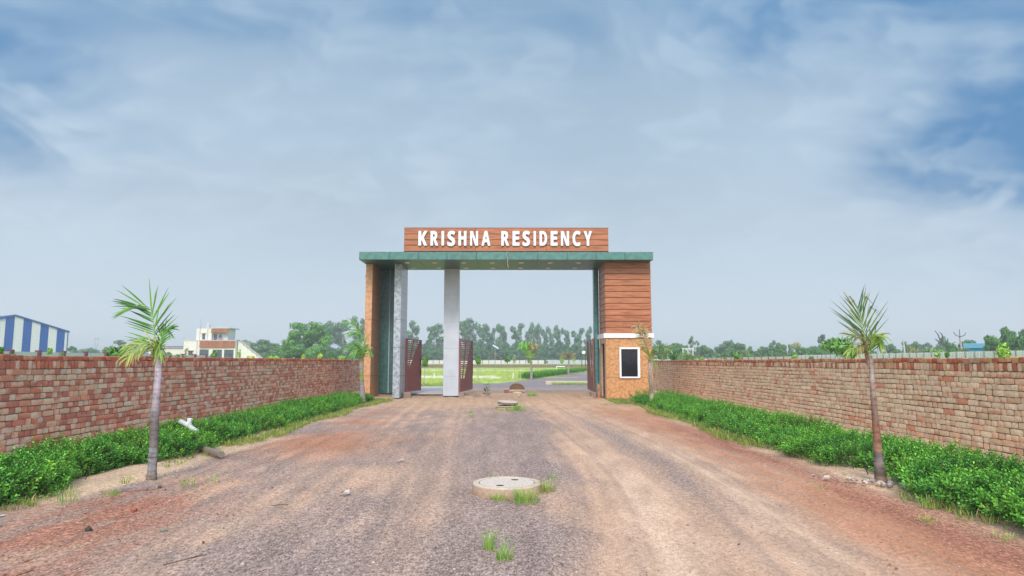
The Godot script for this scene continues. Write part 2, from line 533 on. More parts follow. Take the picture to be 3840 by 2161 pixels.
	var n2 := noise(203, 0.11, 3).get_image(S, S * 2); n2.convert(Image.FORMAT_L8); n2.resize(S, S, Image.INTERPOLATE_NEAREST)
	var cd := coarse.get_data(); var gd := gim.get_data(); var d1 := n1.get_data(); var d2 := n2.get_data()
	var hd := PackedByteArray(); hd.resize(S * S)
	var hash_ := 12345
	for i in S * S:
		var g := gd[i]
		var s := (d1[i] - 128) * (30 + g) + (d2[i] - 128) * (40 + g / 2)      # speckle grows with the gravel
		hash_ = (hash_ * 1103515245 + 12345) & 0x7fffffff
		s += ((hash_ >> 16) % 97 - 48) * (40 + g)
		var k := 1000 + s / 90
		var j := i * 3
		cd[j] = clampi(cd[j] * k / 1000, 0, 255); cd[j + 1] = clampi(cd[j + 1] * k / 1000, 0, 255); cd[j + 2] = clampi(cd[j + 2] * k / 1000, 0, 255)
		hd[i] = clampi(128 + s / 420, 0, 255)
	var m := StandardMaterial3D.new()
	m.resource_name = "road"
	m.roughness = 0.97
	m.metallic_specular = 0.25
	m.albedo_texture = ImageTexture.create_from_image(Image.create_from_data(S, S, false, Image.FORMAT_RGB8, cd))
	m.albedo_color = Color(0.965, 0.945, 0.935)
	m.heightmap_enabled = true
	m.heightmap_scale = 0.8
	m.heightmap_texture = ImageTexture.create_from_image(Image.create_from_data(S, S, false, Image.FORMAT_L8, hd))
	M["road"] = m
	var b := MB.new()
	var NX := 150; var NZ := 200
	for j in NZ + 1:
		var z := RZ0 + (RZ1 - RZ0) * j / NZ
		for i in NX + 1:
			var x := RX0 + (RX1 - RX0) * i / NX
			var h := road_height(x, z, na)
			var e := 0.04
			var nn := Vector3(-(road_height(x + e, z, na) - h) / e, 1.0, -(road_height(x, z + e, na) - h) / e).normalized()
			b.vert(Vector3(x, h, z), nn, Color(1, 1, 1), Vector2((x - RX0) / (RX1 - RX0), (z - RZ0) / (RZ1 - RZ0)))
	for j in NZ:
		for i in NX:
			var q := j * (NX + 1) + i
			b.face(q, q + 1, q + NX + 2); b.face(q, q + NX + 2, q + NX + 1)
	tag(put("road", b, m), "wide gravel and reddish dirt forecourt with wheel tracks leading to the gate", "road", "", "structure")
	# lane that crosses behind the gate and bends away to the right
	var l := MB.new()
	var ln := noise(301, 0.4, 3)
	var gcol := rgb(142, 130, 136); var dcol := rgb(182, 160, 146)
	var left := [Vector2(-14, -32.5), Vector2(-14, -41.5), Vector2(-5, -42.0), Vector2(-0.8, -43.5), Vector2(2.8, -57.0), Vector2(6.2, -73.0), Vector2(10.4, -92.0), Vector2(20.0, -128.0)]
	var right := [Vector2(14, -32.5), Vector2(14, -38.0), Vector2(13, -39.5), Vector2(10.5, -44.0), Vector2(9.5, -57.0), Vector2(12.5, -73.0), Vector2(17.0, -92.0), Vector2(27.0, -128.0)]
	for i in left.size() - 1:
		for s in 6:
			for k in 10:
				var q := []; var cc := []
				for o in [[0, 0], [1, 0], [1, 1], [0, 1]]:
					var tt: float = (s + o[1]) / 6.0; var uu: float = (k + o[0]) / 10.0
					var pl: Vector2 = left[i].lerp(left[i + 1], tt); var pr: Vector2 = right[i].lerp(right[i + 1], tt)
					var p := pl.lerp(pr, uu)
					q.append(Vector3(p.x, lerpf(-0.05, 0.045, smoothstep(-32.6, -37.0, p.y)) + 0.012 * ln.get_noise_2d(p.x * 2, p.y), p.y))
					cc.append(gcol.lerp(dcol, clampf(smoothstep(-38.0, -34.0, p.y) + 0.4 * ln.get_noise_2d(p.x, p.y) + 0.12, 0, 1)))
				var i0 := l.vert(q[0], Vector3.UP, cc[0]); l.vert(q[1], Vector3.UP, cc[1]); l.vert(q[2], Vector3.UP, cc[2]); l.vert(q[3], Vector3.UP, cc[3])
				l.face(i0, i0 + 1, i0 + 2); l.face(i0, i0 + 2, i0 + 3)
	tag(put("lane", l, M.earth), "grey gravel lane crossing behind the gate and bending right", "lane", "", "structure")
	# pale concrete apron behind the side gate
	var ap := MB.new(); ap.tint = rgb(196, 190, 188)
	ap.box(Vector3(-5.4, 0.03, -29.2), Vector3(-2.5, 0.10, -37.2), 0.02)
	tag(put("pavement", ap, M.concrete), "pale concrete apron behind the narrow side gate", "pavement", "", "structure")
	# loose gravel lying on the forecourt
	var pb := MB.new()
	var pv := [Vector3(1, 0.1, 0.1), Vector3(-0.9, 0, 0.2), Vector3(0.1, 0.75, 0), Vector3(0, 0.1, 1), Vector3(-0.2, 0.1, -0.9), Vector3(0.1, -0.5, 0)]
	for t in [[0, 2, 3], [3, 2, 1], [1, 2, 4], [4, 2, 0]]: pb.tri(pv[t[0]], pv[t[2]], pv[t[1]], Color(1, 1, 1)); 
	var xf := []; var co := []
	for i in 20000:
		var z := -4.0 - 20.0 * pow(rng.randf(), 1.8)
		var x := rf(-4.6, 4.6)
		var keep := 1.0 if x < 0.8 else 0.35
		if rng.randf() > keep: continue
		var s := rf(0.0035, 0.009) * (1.8 if rng.randf() < 0.06 else 1.0)
		xf.append(Transform3D(Basis(Vector3.UP, rf(0, TAU)).scaled(Vector3(s, s * rf(0.5, 0.9), s * rf(0.6, 1.0))), Vector3(x, road_height(x, z, na) + 0.001, z)))
		var pick := rng.randf()
		var col := rgb(96, 86, 92) if pick < 0.42 else (rgb(196, 184, 178) if pick < 0.72 else (rgb(150, 84, 62) if pick < 0.93 or x > 0 else rgb(205, 196, 190)))
		if x < -2.6 and z > -9.0 and pick < 0.6: col = rgb(140, 76, 58)
		co.append(col * rf(0.75, 1.2))
	tag(scatter("gravel", pb.mesh(), M.plain, xf, co), "loose dark and pale gravel strewn over the forecourt", "gravel", "", "stuff")

# ------------------------------------------------------------------ brick walls
func brick_mb(L: float, h: float, depth: float, pal: Array) -> MB:
	var b := MB.new()
	var nu := 3 if L < 0.17 else 5
	var mean := Color(0, 0, 0)
	for q in pal: mean += q / float(pal.size())
	var base: Color = (pal[rng.randi() % pal.size()] as Color).lerp(mean, 0.22)
	var over: Color = (pal[rng.randi() % pal.size()] as Color).lerp(mean, 0.22)
	var dir := Vector2.from_angle(rf(0, TAU)); var off := rf(-0.6, 0.5)
	var hard := rf(0.7, 2.4)
	var bright := rf(0.9, 1.12)
	var pts := []; var cols := []
	for iv in 3:
		for iu in nu:
			var u := iu / float(nu - 1) * 2 - 1; var w := iv / 2.0 * 2 - 1
			var border := iu == 0 or iu == nu - 1 or iv == 0 or iv == 2
			var corner := (iu == 0 or iu == nu - 1) and iv != 1
			var p := Vector3(rf(-0.002, 0.005), w * h / 2, u * L / 2)
			if border: p.x = -rf(0.006, 0.012)
			if corner:
				p.x -= 0.004
				p.y *= 1.0 - rf(0.04, 0.14); p.z *= 1.0 - rf(0.01, 0.06) * 0.12 / L
			p.y += rf(-0.002, 0.002); p.z += rf(-0.002, 0.002)
			pts.append(p)
			var k := clampf((u * dir.x * L / 0.2 + w * dir.y) * 0.6 * hard + off + rf(-0.3, 0.3), 0, 1)
			cols.append(base.lerp(over, k) * rf(0.92, 1.06) * bright)
	var nrm := []
	for iv in 3:
		for iu in nu:
			var i := iv * nu + iu
			var dz: Vector3 = pts[iv * nu + mini(iu + 1, nu - 1)] - pts[iv * nu + maxi(iu - 1, 0)]
			var dy: Vector3 = pts[mini(iv + 1, 2) * nu + iu] - pts[maxi(iv - 1, 0) * nu + iu]
			nrm.append(dy.cross(dz).normalized())
	var first := 0
	for i in pts.size(): b.vert(pts[i], nrm[i], cols[i])
	for iv in 2:
		for iu in nu - 1:
			var q := first + iv * nu + iu
			b.face(q, q + nu, q + nu + 1); b.face(q, q + nu + 1, q + 1)
	# sides back into the wall
	var ring := []
	for iu in nu: ring.append(iu)
	ring.append(2 * nu - 1)
	for iu in nu: ring.append(3 * nu - 1 - iu)
	ring.append(nu)
	for i in ring.size():
		var p: Vector3 = pts[ring[i]]; var q: Vector3 = pts[ring[(i + 1) % ring.size()]]
		var pb := Vector3(-depth, p.y, p.z); var qb := Vector3(-depth, q.y, q.z)
		b.quad(p, q, qb, pb, cols[ring[i]])
	return b

func brick_wall(called: String, fx: float, dir: float, reddish: bool, label: String) -> void:
	var t := thing(called, label, "wall", Vector3(fx, 0, -20.0))
	var z0 := -4.0; var z1 := -33.6
	t.scale.y = 0.985 if reddish else 0.963
	var core := MB.new()
	core.box(Vector3(-dir * 0.02, -0.1, -20.0 + 36.0), Vector3(-dir * 0.225, 1.452, z1 + 20.0))
	put("mortar", core, M.mortar, t)
	var pal := []
	var top := []
	if reddish:
		pal = [rgb(190, 106, 88), rgb(202, 118, 98), rgb(178, 100, 86), rgb(220, 146, 116), rgb(226, 188, 160), rgb(220, 194, 170), rgb(216, 176, 150), rgb(208, 152, 130), rgb(222, 200, 178), rgb(214, 198, 180)]
		top = [rgb(196, 106, 82), rgb(184, 94, 72), rgb(210, 144, 112), rgb(216, 172, 136), rgb(174, 96, 76)]
	else:
		pal = [rgb(234, 204, 172), rgb(238, 210, 178), rgb(230, 196, 166), rgb(236, 200, 162), rgb(230, 174, 142), rgb(216, 130, 98), rgb(238, 212, 182), rgb(234, 182, 148), rgb(232, 202, 174), rgb(232, 200, 168)]
		top = [rgb(186, 92, 62), rgb(178, 78, 54), rgb(200, 142, 90), rgb(206, 164, 112), rgb(190, 118, 84), rgb(180, 150, 128)]
	# rows from the top: flat headers, bricks on edge, then headers and stretchers in turn
	var rows := [[1.530, 0.08, 0.118, 0], [1.424, 0.12, 0.078, 1]]
	var y := 1.312
	for r in 15:
		rows.append([y, 0.076, 0.113 if r % 2 == 0 else 0.228, 2 + r % 2])
		y -= 0.0935
	var pools := {}
	for kind in 4:
		var list := []
		for k in 26:
			var Lh: Array = [[0.122, 0.082], [0.082, 0.119], [0.123, 0.0855], [0.250, 0.0855]][kind]
			var pl: Array = top if kind == 0 else (pal + top if kind == 1 else pal)
			list.append(brick_mb(Lh[0] * rf(0.92, 1.06), Lh[1] * rf(0.95, 1.05), 0.1 if kind != 0 else 0.23, pl))
		pools[kind] = list
	var wave := noise(int(fx * 10), 0.5, 2)
	var all := []
	for r in rows.size():
		var row: Array = rows[r]
		var z := z0 - rf(0, 0.1)
		var kind0: int = row[3]
		while z > z1:
			var kind := kind0
			if (kind0 == 3 and rng.randf() < 0.3) or (kind0 == 2 and rng.randf() < 0.05): kind = 5 - kind0
			var L: float = [0.128, 0.089, 0.131, 0.259][kind]
			var zc := z - L / 2
			var yy: float = row[0] + 0.016 * wave.get_noise_2d(zc, r * 0.35) + (rf(-0.009, 0.008) if r == 0 else rf(-0.003, 0.003))
			var dist := sqrt(fx * fx + zc * zc)
			var seen := absf(fx / zc) < 0.772
			all.append([L * 0.08 * absf(fx) / pow(dist, 3.0) if seen else 0.0, kind, Vector3(dir * rf(-0.004, 0.005), yy, zc + 20.0), rng.randi() % 26, rf(-0.03, 0.03)])
			z -= L + rf(-0.002, 0.004)
	var order := range(all.size())
	order.sort_custom(func(a, b): return all[a][0] > all[b][0])
	var rest := MB.new()
	var meshes := {}
	for k in order.size():
		var e: Array = all[order[k]]
		var turn := Basis(Vector3.UP, (0.0 if dir > 0 else PI) + e[4])
		var src: MB = pools[e[1]][e[3]]
		if k < 300:
			var key := "%d_%d" % [e[1], e[3]]
			if not meshes.has(key): meshes[key] = src.mesh()
			var o := put("brick", meshes[key], M.brick, t, e[2])
			o.basis = turn
		else:
			rest.append(src, Transform3D(turn, e[2]))
	tag(put("bricks", rest, M.brick, t), "", "", "", "stuff")

# ------------------------------------------------------------------ the gate
func slab(called: String, m: Material, parent: Node, p: Vector3, q: Vector3, bev := 0.004, tint := Color(1, 1, 1)) -> MeshInstance3D:
	var b := MB.new()
	b.tint = tint
	var ctr := (p + q) / 2
	b.box(p - ctr, q - ctr, bev)
	return put(called, b, m, parent, ctr)

func build_gate() -> void:
	var g := thing("entrance_gate", "wide plot entrance gate with green canopy, wooden name board and guard booth", "gate")
	# canopy: core, fascia panels all round, soffit panels, downlights
	var can := part("canopy", g)
	slab("core", M.dark_gap, can, Vector3(-5.73, 5.38, -25.33), Vector3(5.53, 5.62, -28.17))
	var xs := [-5.75, -4.60, -3.48, -2.38, -1.24, -0.08, 1.11, 2.24, 3.35, 4.46, 5.55]
	for i in 10:
		var k := rf(0.9, 1.06)
		slab("fascia_panel", M.teal_panel, can, Vector3(xs[i] + 0.006, 5.345, -25.29), Vector3(xs[i + 1] - 0.006, 5.645, -25.322), 0.004, Color(k, k, k))
		slab("fascia_panel", M.teal_panel, can, Vector3(xs[i] + 0.006, 5.345, -28.18), Vector3(xs[i + 1] - 0.006, 5.645, -28.21), 0.004, Color(k, k, k))
		slab("soffit_panel", M.teal_panel, can, Vector3(xs[i] + 0.005, 5.35, -25.33), Vector3(xs[i + 1] - 0.005, 5.375, -28.17), 0.003, Color(0.74 * k, 0.60 * k, 0.55 * k))  # shade and ground bounce of the underside are put into this tint
	slab("top_sheet", M.concrete, can, Vector3(-5.72, 5.623, -25.335), Vector3(5.52, 5.638, -28.165), 0.0, rgb(150, 150, 145))
	for z in [[-25.325, -26.72], [-26.735, -28.18]]:
		slab("fascia_panel", M.teal_panel, can, Vector3(-5.755, 5.345, z[0]), Vector3(-5.733, 5.645, z[1]))
		slab("fascia_panel", M.teal_panel, can, Vector3(5.555, 5.345, z[0]), Vector3(5.533, 5.645, z[1]))
	for lz in [-26.1, -27.6]:
		for lx in [-4.02, -2.93, -1.79, -0.66, 0.49, 1.64, 2.76]:
			var d := MB.new()
			d.tint = rgb(235, 232, 222)
			d.lathe([Vector2(0.0, -0.014), Vector2(0.075, -0.014), Vector2(0.085, -0.022), Vector2(0.1, -0.02), Vector2(0.105, 0.0)], 16)
			put("downlight", d, M.plastic, can, Vector3(lx, 5.349, lz))
	var cable := MB.new(); cable.tint = rgb(205, 200, 190)
	cable.tube([Vector3(-0.06, 5.66, -25.28), Vector3(-0.10, 5.52, -25.27), Vector3(-0.04, 5.36, -25.27), Vector3(-0.06, 5.2, -25.28), Vector3(-0.02, 5.03, -25.28)], [0.008, 0.008, 0.008, 0.008, 0.007], 5)
	put("cable", cable, M.plain, can)
	# name board on short feet
	var sb := part("name_board", g)
	for fx in [-3.9, -2.9, -1.8, -0.7, 0.0, 0.9, 1.9, 2.9, 3.7]:
		slab("foot", M.dark_gap, sb, Vector3(fx - 0.03, 5.64, -25.52), Vector3(fx + 0.03, 5.72, -25.6), 0.0)
	slab("backing", M.dark_gap, sb, Vector3(-4.05, 5.70, -25.50), Vector3(3.85, 6.60, -25.66), 0.0)
	var py := [5.692, 5.925, 6.147, 6.37, 6.61]
	for i in 4:
		for s in [[-4.06, -1.3], [-1.295, 1.45], [1.455, 3.86]]:
			var k := rf(0.86, 1.12)
			slab("plank", M.wood, sb, Vector3(s[0] + 0.002, py[i] + 0.008, -25.45), Vector3(s[1], py[i + 1] - 0.008, -25.495), 0.004, Color(k, k * rf(0.95, 1.03), k * rf(0.92, 1.03)))
	slab("top_rail", M.wood, sb, Vector3(-4.07, 6.606, -25.44), Vector3(3.87, 6.625, -25.665), 0.003, Color(0.8, 0.75, 0.75))
	slab("end_cap", M.wood, sb, Vector3(-4.064, 5.695, -25.5), Vector3(-4.052, 6.604, -25.66), 0.0, Color(0.8, 0.75, 0.75))
	slab("end_cap", M.wood, sb, Vector3(3.862, 5.695, -25.5), Vector3(3.851, 6.604, -25.66), 0.0, Color(0.8, 0.75, 0.75))
	var base_font := SystemFont.new()
	base_font.font_names = PackedStringArray(["Droid Sans"])
	base_font.font_weight = 700
	var font := FontVariation.new()
	font.base_font = base_font
	font.variation_embolden = 0.7
	var px := [["K", 222, 330], ["R", 368, 465], ["I", 500, 533], ["S", 572, 667], ["H", 705, 803], ["N", 846, 943], ["A", 983, 1092], ["R", 1222, 1320], ["E", 1358, 1443], ["S", 1478, 1570], ["I", 1612, 1642], ["D", 1684, 1776], ["E", 1818, 1902], ["N", 1943, 2042], ["C", 2083, 2182], ["Y", 2218, 2320]]
	for e in px:
		var x0: float = -4.06 + (e[1] - 46) * 7.92 / 2474.0
		var x1: float = -4.06 + (e[2] - 46) * 7.92 / 2474.0
		var tm := TextMesh.new()
		tm.font = font; tm.text = e[0] if e[0] != "I" else "l"
		tm.font_size = 64; tm.pixel_size = 0.01; tm.depth = 0.08
		if e[0] == "I":
			slab("letter", M.letter_white, sb, Vector3(x0, 5.90, -25.365), Vector3(x1, 6.475, -25.449), 0.006)
			continue
		var bb := tm.get_aabb()
		var o := put("letter", tm, M.letter_white, sb)
		var yy0 := 5.90; var yy1 := 6.475
		if e[0] == "S" or e[0] == "C": yy0 = 5.885; yy1 = 6.485
		o.scale = Vector3((x1 - x0) / bb.size.x, (yy1 - yy0) / bb.size.y, 1.0)
		o.position = Vector3(x0 - bb.position.x * o.scale.x, yy0 - bb.position.y * o.scale.y, -25.409)
	# left tower: tan fin, recessed dark green wall with a pale strip, grey fin
	var sy := [0.03, 0.895, 2.005, 3.125, 4.245, 5.35]
	var tan := part("tan_pillar", g)
	slab("core", M.dark_gap, tan, Vector3(-5.705, 0.0, -26.47), Vector3(-5.465, 5.35, -28.25), 0.0)
	for i in 5:
		var k := rf(0.93, 1.06)
		slab("panel", M.tan_panel, tan, Vector3(-5.72, sy[i] + 0.005, -26.45), Vector3(-5.452, sy[i + 1] - 0.005, -26.468), 0.003, Color(k, k, k))
		slab("panel", M.tan_panel, tan, Vector3(-5.45, sy[i] + 0.005, -26.453), Vector3(-5.464, sy[i + 1] - 0.005, -28.24), 0.003, Color(k, k, k))
		slab("panel", M.tan_panel, tan, Vector3(-5.722, sy[i] + 0.005, -26.453), Vector3(-5.706, sy[i + 1] - 0.005, -28.24), 0.003, Color(k, k, k))
	var clamp_ := MB.new(); clamp_.tint = rgb(60, 55, 50)
	clamp_.box(Vector3(-5.745, 4.78, -26.6), Vector3(-5.722, 4.92, -26.5), 0.004)
	put("bracket", clamp_, M.plain, tan)
	var dg := part("green_wall", g)
	slab("backing", M.deep_green, dg, Vector3(-5.45, 0.14, -28.228), Vector3(-4.57, 5.34, -28.26), 0.0)
	for i in 5:
		var y0: float = 0.14 if i == 0 else sy[i] + 0.004
		slab("panel", M.deep_green, dg, Vector3(-5.46, y0, -28.2), Vector3(-5.075, sy[i + 1] - 0.004, -28.225), 0.003)
		slab("panel", M.deep_green, dg, Vector3(-5.03, y0, -28.2), Vector3(-4.56, sy[i + 1] - 0.004, -28.225), 0.003)
	slab("light_strip", M.white_panel, dg, Vector3(-5.072, 0.15, -28.19), Vector3(-5.033, 5.34, -28.22), 0.003, Color(0.8, 0.85, 0.85))
	slab("bottom_rail", M.dark_gap, dg, Vector3(-5.46, 0.10, -28.19), Vector3(-4.56, 0.138, -28.23), 0.0)
	var gm := part("grey_pillar", g)
	slab("core", M.dark_gap, gm, Vector3(-4.56, 0.0, -26.52), Vector3(-4.32, 5.35, -28.17), 0.0)
	for i in 5:
		var k := rf(0.93, 1.06)
		slab("panel", M.grey_marble, gm, Vector3(-4.575, sy[i] + 0.005, -26.5), Vector3(-4.304, sy[i + 1] - 0.005, -26.518), 0.003, Color(k, k, k))
		slab("panel", M.grey_marble, gm, Vector3(-4.302, sy[i] + 0.005, -26.503), Vector3(-4.318, sy[i + 1] - 0.005, -28.16), 0.003, Color(k, k, k))
		slab("panel", M.grey_marble, gm, Vector3(-4.577, sy[i] + 0.005, -26.503), Vector3(-4.561, sy[i + 1] - 0.005, -28.16), 0.003, Color(k, k, k))
	var wp := part("white_pillar", g)
	slab("core", M.dark_gap, wp, Vector3(-2.70, -0.05, -27.87), Vector3(-2.10, 5.35, -28.14), 0.0)
	var wy := [0.04, 0.85, 1.99, 3.10, 4.24, 5.35]
	for i in 5:
		slab("panel", M.white_panel, wp, Vector3(-2.72, wy[i] + 0.002, -27.85), Vector3(-2.083, wy[i + 1] - 0.002, -27.868), 0.003)
		slab("panel", M.white_panel, wp, Vector3(-2.081, wy[i] + 0.002, -27.853), Vector3(-2.097, wy[i + 1] - 0.002, -28.15), 0.003)
		slab("panel", M.white_panel, wp, Vector3(-2.722, wy[i] + 0.002, -27.853), Vector3(-2.703, wy[i + 1] - 0.002, -28.15), 0.003)
	# guard booth: boards above, white ledge, ochre panels below with window and doorway
	var bo := part("guard_booth", g)
	slab("upper_core", M.dark_gap, bo, Vector3(3.79, 2.55, -25.95), Vector3(5.53, 5.35, -27.72), 0.0)
	var n := 12
	for i in n:
		var y0 := 2.548 + i * 2.802 / n; var y1 := 2.548 + (i + 1) * 2.802 / n
		var k := rf(0.84, 1.12)
		var tn := Color(k, k * rf(0.95, 1.03), k * rf(0.92, 1.03))
		slab("plank", M.wood, bo, Vector3(3.772, y0 + 0.009, -25.93), Vector3(5.57, y1 - 0.009, -25.949), 0.005, tn)
		slab("plank", M.wood, bo, Vector3(3.768, y0 + 0.009, -25.932), Vector3(3.789, y1 - 0.009, -27.72), 0.005, tn)
		slab("plank", M.wood, bo, Vector3(5.572, y0 + 0.009, -25.932), Vector3(5.553, y1 - 0.009, -27.72), 0.005, tn)
	slab("ledge", M.white_paint, bo, Vector3(3.68, 2.365, -25.86), Vector3(5.63, 2.545, -27.75), 0.006)
	# lower room as real walls
	var ly := [0.04, 0.85, 1.95, 2.365]
	slab("panel", M.ochre_panel, bo, Vector3(3.77, ly[0], -25.93), Vector3(5.555, ly[1] - 0.008, -26.0), 0.003)
	slab("panel", M.ochre_panel, bo, Vector3(3.77, ly[1], -25.93), Vector3(4.31, ly[2] - 0.008, -26.0), 0.003)
	slab("panel", M.ochre_panel, bo, Vector3(5.04, ly[1], -25.93), Vector3(5.555, ly[2] - 0.008, -26.0), 0.003)
	slab("panel", M.ochre_panel, bo, Vector3(3.77, ly[2], -25.93), Vector3(5.555, ly[3] - 0.002, -26.0), 0.003)
	slab("plinth", M.concrete, bo, Vector3(3.79, -0.08, -25.95), Vector3(5.54, 0.036, -27.7), 0.0, rgb(150, 125, 100))
	slab("wall", M.ochre_panel, bo, Vector3(5.553, 0.04, -26.003), Vector3(5.48, 2.363, -27.7), 0.003)
	slab("wall", M.ochre_panel, bo, Vector3(3.84, 0.04, -27.64), Vector3(5.478, 2.363, -27.7), 0.003)
	slab("wall", M.sky_sheen_tan, bo, Vector3(3.768, 0.04, -26.003), Vector3(3.838, 2.363, -26.33), 0.003)
	slab("wall", M.sky_sheen_tan, bo, Vector3(3.768, 0.04, -27.3), Vector3(3.838, 2.363, -27.7), 0.003)
	slab("wall", M.sky_sheen_tan, bo, Vector3(3.768, 2.17, -26.333), Vector3(3.838, 2.363, -27.297), 0.003)
	slab("door", M.ochre_panel, bo, Vector3(3.90, 0.05, -26.34), Vector3(3.94, 2.168, -27.29), 0.003, Color(0.8, 0.76, 0.72))
	var wf := part("window", bo)
	for e in [[4.28, 1.935, 5.07, 2.0], [4.28, 0.82, 5.07, 0.875], [4.28, 0.878, 4.345, 1.932], [4.985, 0.878, 5.07, 1.932]]:
		slab("frame", M.white_paint, wf, Vector3(e[0], e[1], -25.85), Vector3(e[2], e[3], -26.04), 0.004)
	slab("pane", M.dark_room_pane, wf, Vector3(4.346, 0.876, -25.99), Vector3(4.984, 1.934, -26.0), 0.0)
	# green post at the rear of the booth
	var gp := part("green_post", g)
	for i in 5:
		slab("panel", M.teal_panel, gp, Vector3(3.57, wy[i] + 0.003, -27.73), Vector3(3.70, wy[i + 1] - 0.003, -28.17), 0.012, Color(0.9, 0.95, 0.95))
	slab("shaded_side", M.teal_panel, gp, Vector3(3.702, 0.04, -27.76), Vector3(3.762, 5.345, -28.1), 0.01, Color(0.55, 0.6, 0.6))  # unlit side of the post, its shade painted by a darker tint
	# leaves: hinge at local origin, opening away from the viewer
	gate_leaf(g, Vector3(-4.24, 0.0, -27.9), Vector3(-3.86, 0.0, -29.5), 0)
	gate_leaf(g, Vector3(-2.03, 0.0, -27.93), Vector3(-1.67, 0.0, -30.7), 1)
	gate_leaf(g, Vector3(3.53, 0.0, -27.93), Vector3(3.62, 0.0, -30.75), 2)

func gate_leaf(g: Node3D, a: Vector3, e: Vector3, style: int) -> void:
	var leaf := part("gate_leaf", g, a)
	var d := e - a
	var W := d.length()
	leaf.rotation.y = atan2(-d.z, d.x)          # local x runs along the leaf
	var y0 := 0.2; var y1 := 2.4
	var r: Material = M.gate_red
	slab("frame_bar", r, leaf, Vector3(0, y0, -0.025), Vector3(0.05, y1, 0.025), 0.005)
	slab("frame_bar", r, leaf, Vector3(W - 0.05, y0, -0.025), Vector3(W, y1, 0.025), 0.005)
	slab("frame_bar", r, leaf, Vector3(0.052, y1 - 0.05, -0.024), Vector3(W - 0.052, y1, 0.024), 0.005)
	slab("frame_bar", r, leaf, Vector3(0.052, y0, -0.024), Vector3(W - 0.052, y0 + 0.06, 0.024), 0.005)
	slab("hinge_post", r, leaf, Vector3(-0.09, 0.15, -0.03), Vector3(-0.02, 2.42, 0.03), 0.006)
	for hy in [0.45, 2.1]:
		slab("hinge", M.dark_gap, leaf, Vector3(-0.02, hy, -0.02), Vector3(0.0, hy + 0.12, 0.02), 0.0)
	# where the louvres end and the sheet begins: length at height y
	var low := 0.95 if style == 0 else 0.72
	var span := func(y: float) -> float:
		var t := (y - low) / (y1 - low)
		return lerpf(0.12, W - 0.12, t) if style == 0 else lerpf(W * 0.38, W - 0.16, pow(t, 0.9))
	var ny := 15 if style == 0 else 20
	for k in ny:
		var y: float = low + (k + 0.5) * (y1 - 0.06 - low) / ny
		slab("slat", r, leaf, Vector3(0.052, y - 0.02, -0.012), Vector3(span.call(y), y + 0.02, 0.012), 0.003)
	# uprights that carry the slats
	for s in [0.5, 1.0]:
		var b := MB.new()
		var p0 := Vector3(span.call(low) * s, low, 0); var p1 := Vector3(span.call(y1 - 0.05) * s, y1 - 0.05, 0)
		var m := (p0 + p1) / 2
		var up := (p1 - p0).normalized()
		b.box(Vector3(-0.015, -p0.distance_to(p1) / 2, -0.022), Vector3(0.015, p0.distance_to(p1) / 2, 0.022), 0.0, Transform3D(Basis(Vector3(up.y, -up.x, 0), up, Vector3(0, 0, 1)), Vector3.ZERO))
		put("brace", b, r, leaf, m)
	# ribbed sheet below and beside the louvres
	var sh := MB.new()
	var cnt := int(W / 0.055)
	for k in cnt:
		var u0 := 0.05 + k * (W - 0.1) / cnt; var u1 := 0.05 + (k + 1) * (W - 0.1) / cnt
		var um := (u0 + u1) / 2
		var yt := low
		while yt < y1 - 0.05 and span.call(yt) < um: yt += 0.02
		if um < span.call(low): yt = low
		var z := 0.012 if k % 2 == 0 else 0.0
		sh.box(Vector3(u0, y0 + 0.06, z - 0.008), Vector3(u1, yt, z + 0.006), 0.0)
	put("sheet", sh, r, leaf)
	slab("bolt", M.dark_gap, leaf, Vector3(W - 0.14, 0.85, 0.026), Vector3(W - 0.115, 1.6, 0.05), 0.004)
	slab("lock_plate", r, leaf, Vector3(W - 0.18, 1.12, 0.024), Vector3(W - 0.07, 1.3, 0.05), 0.005)

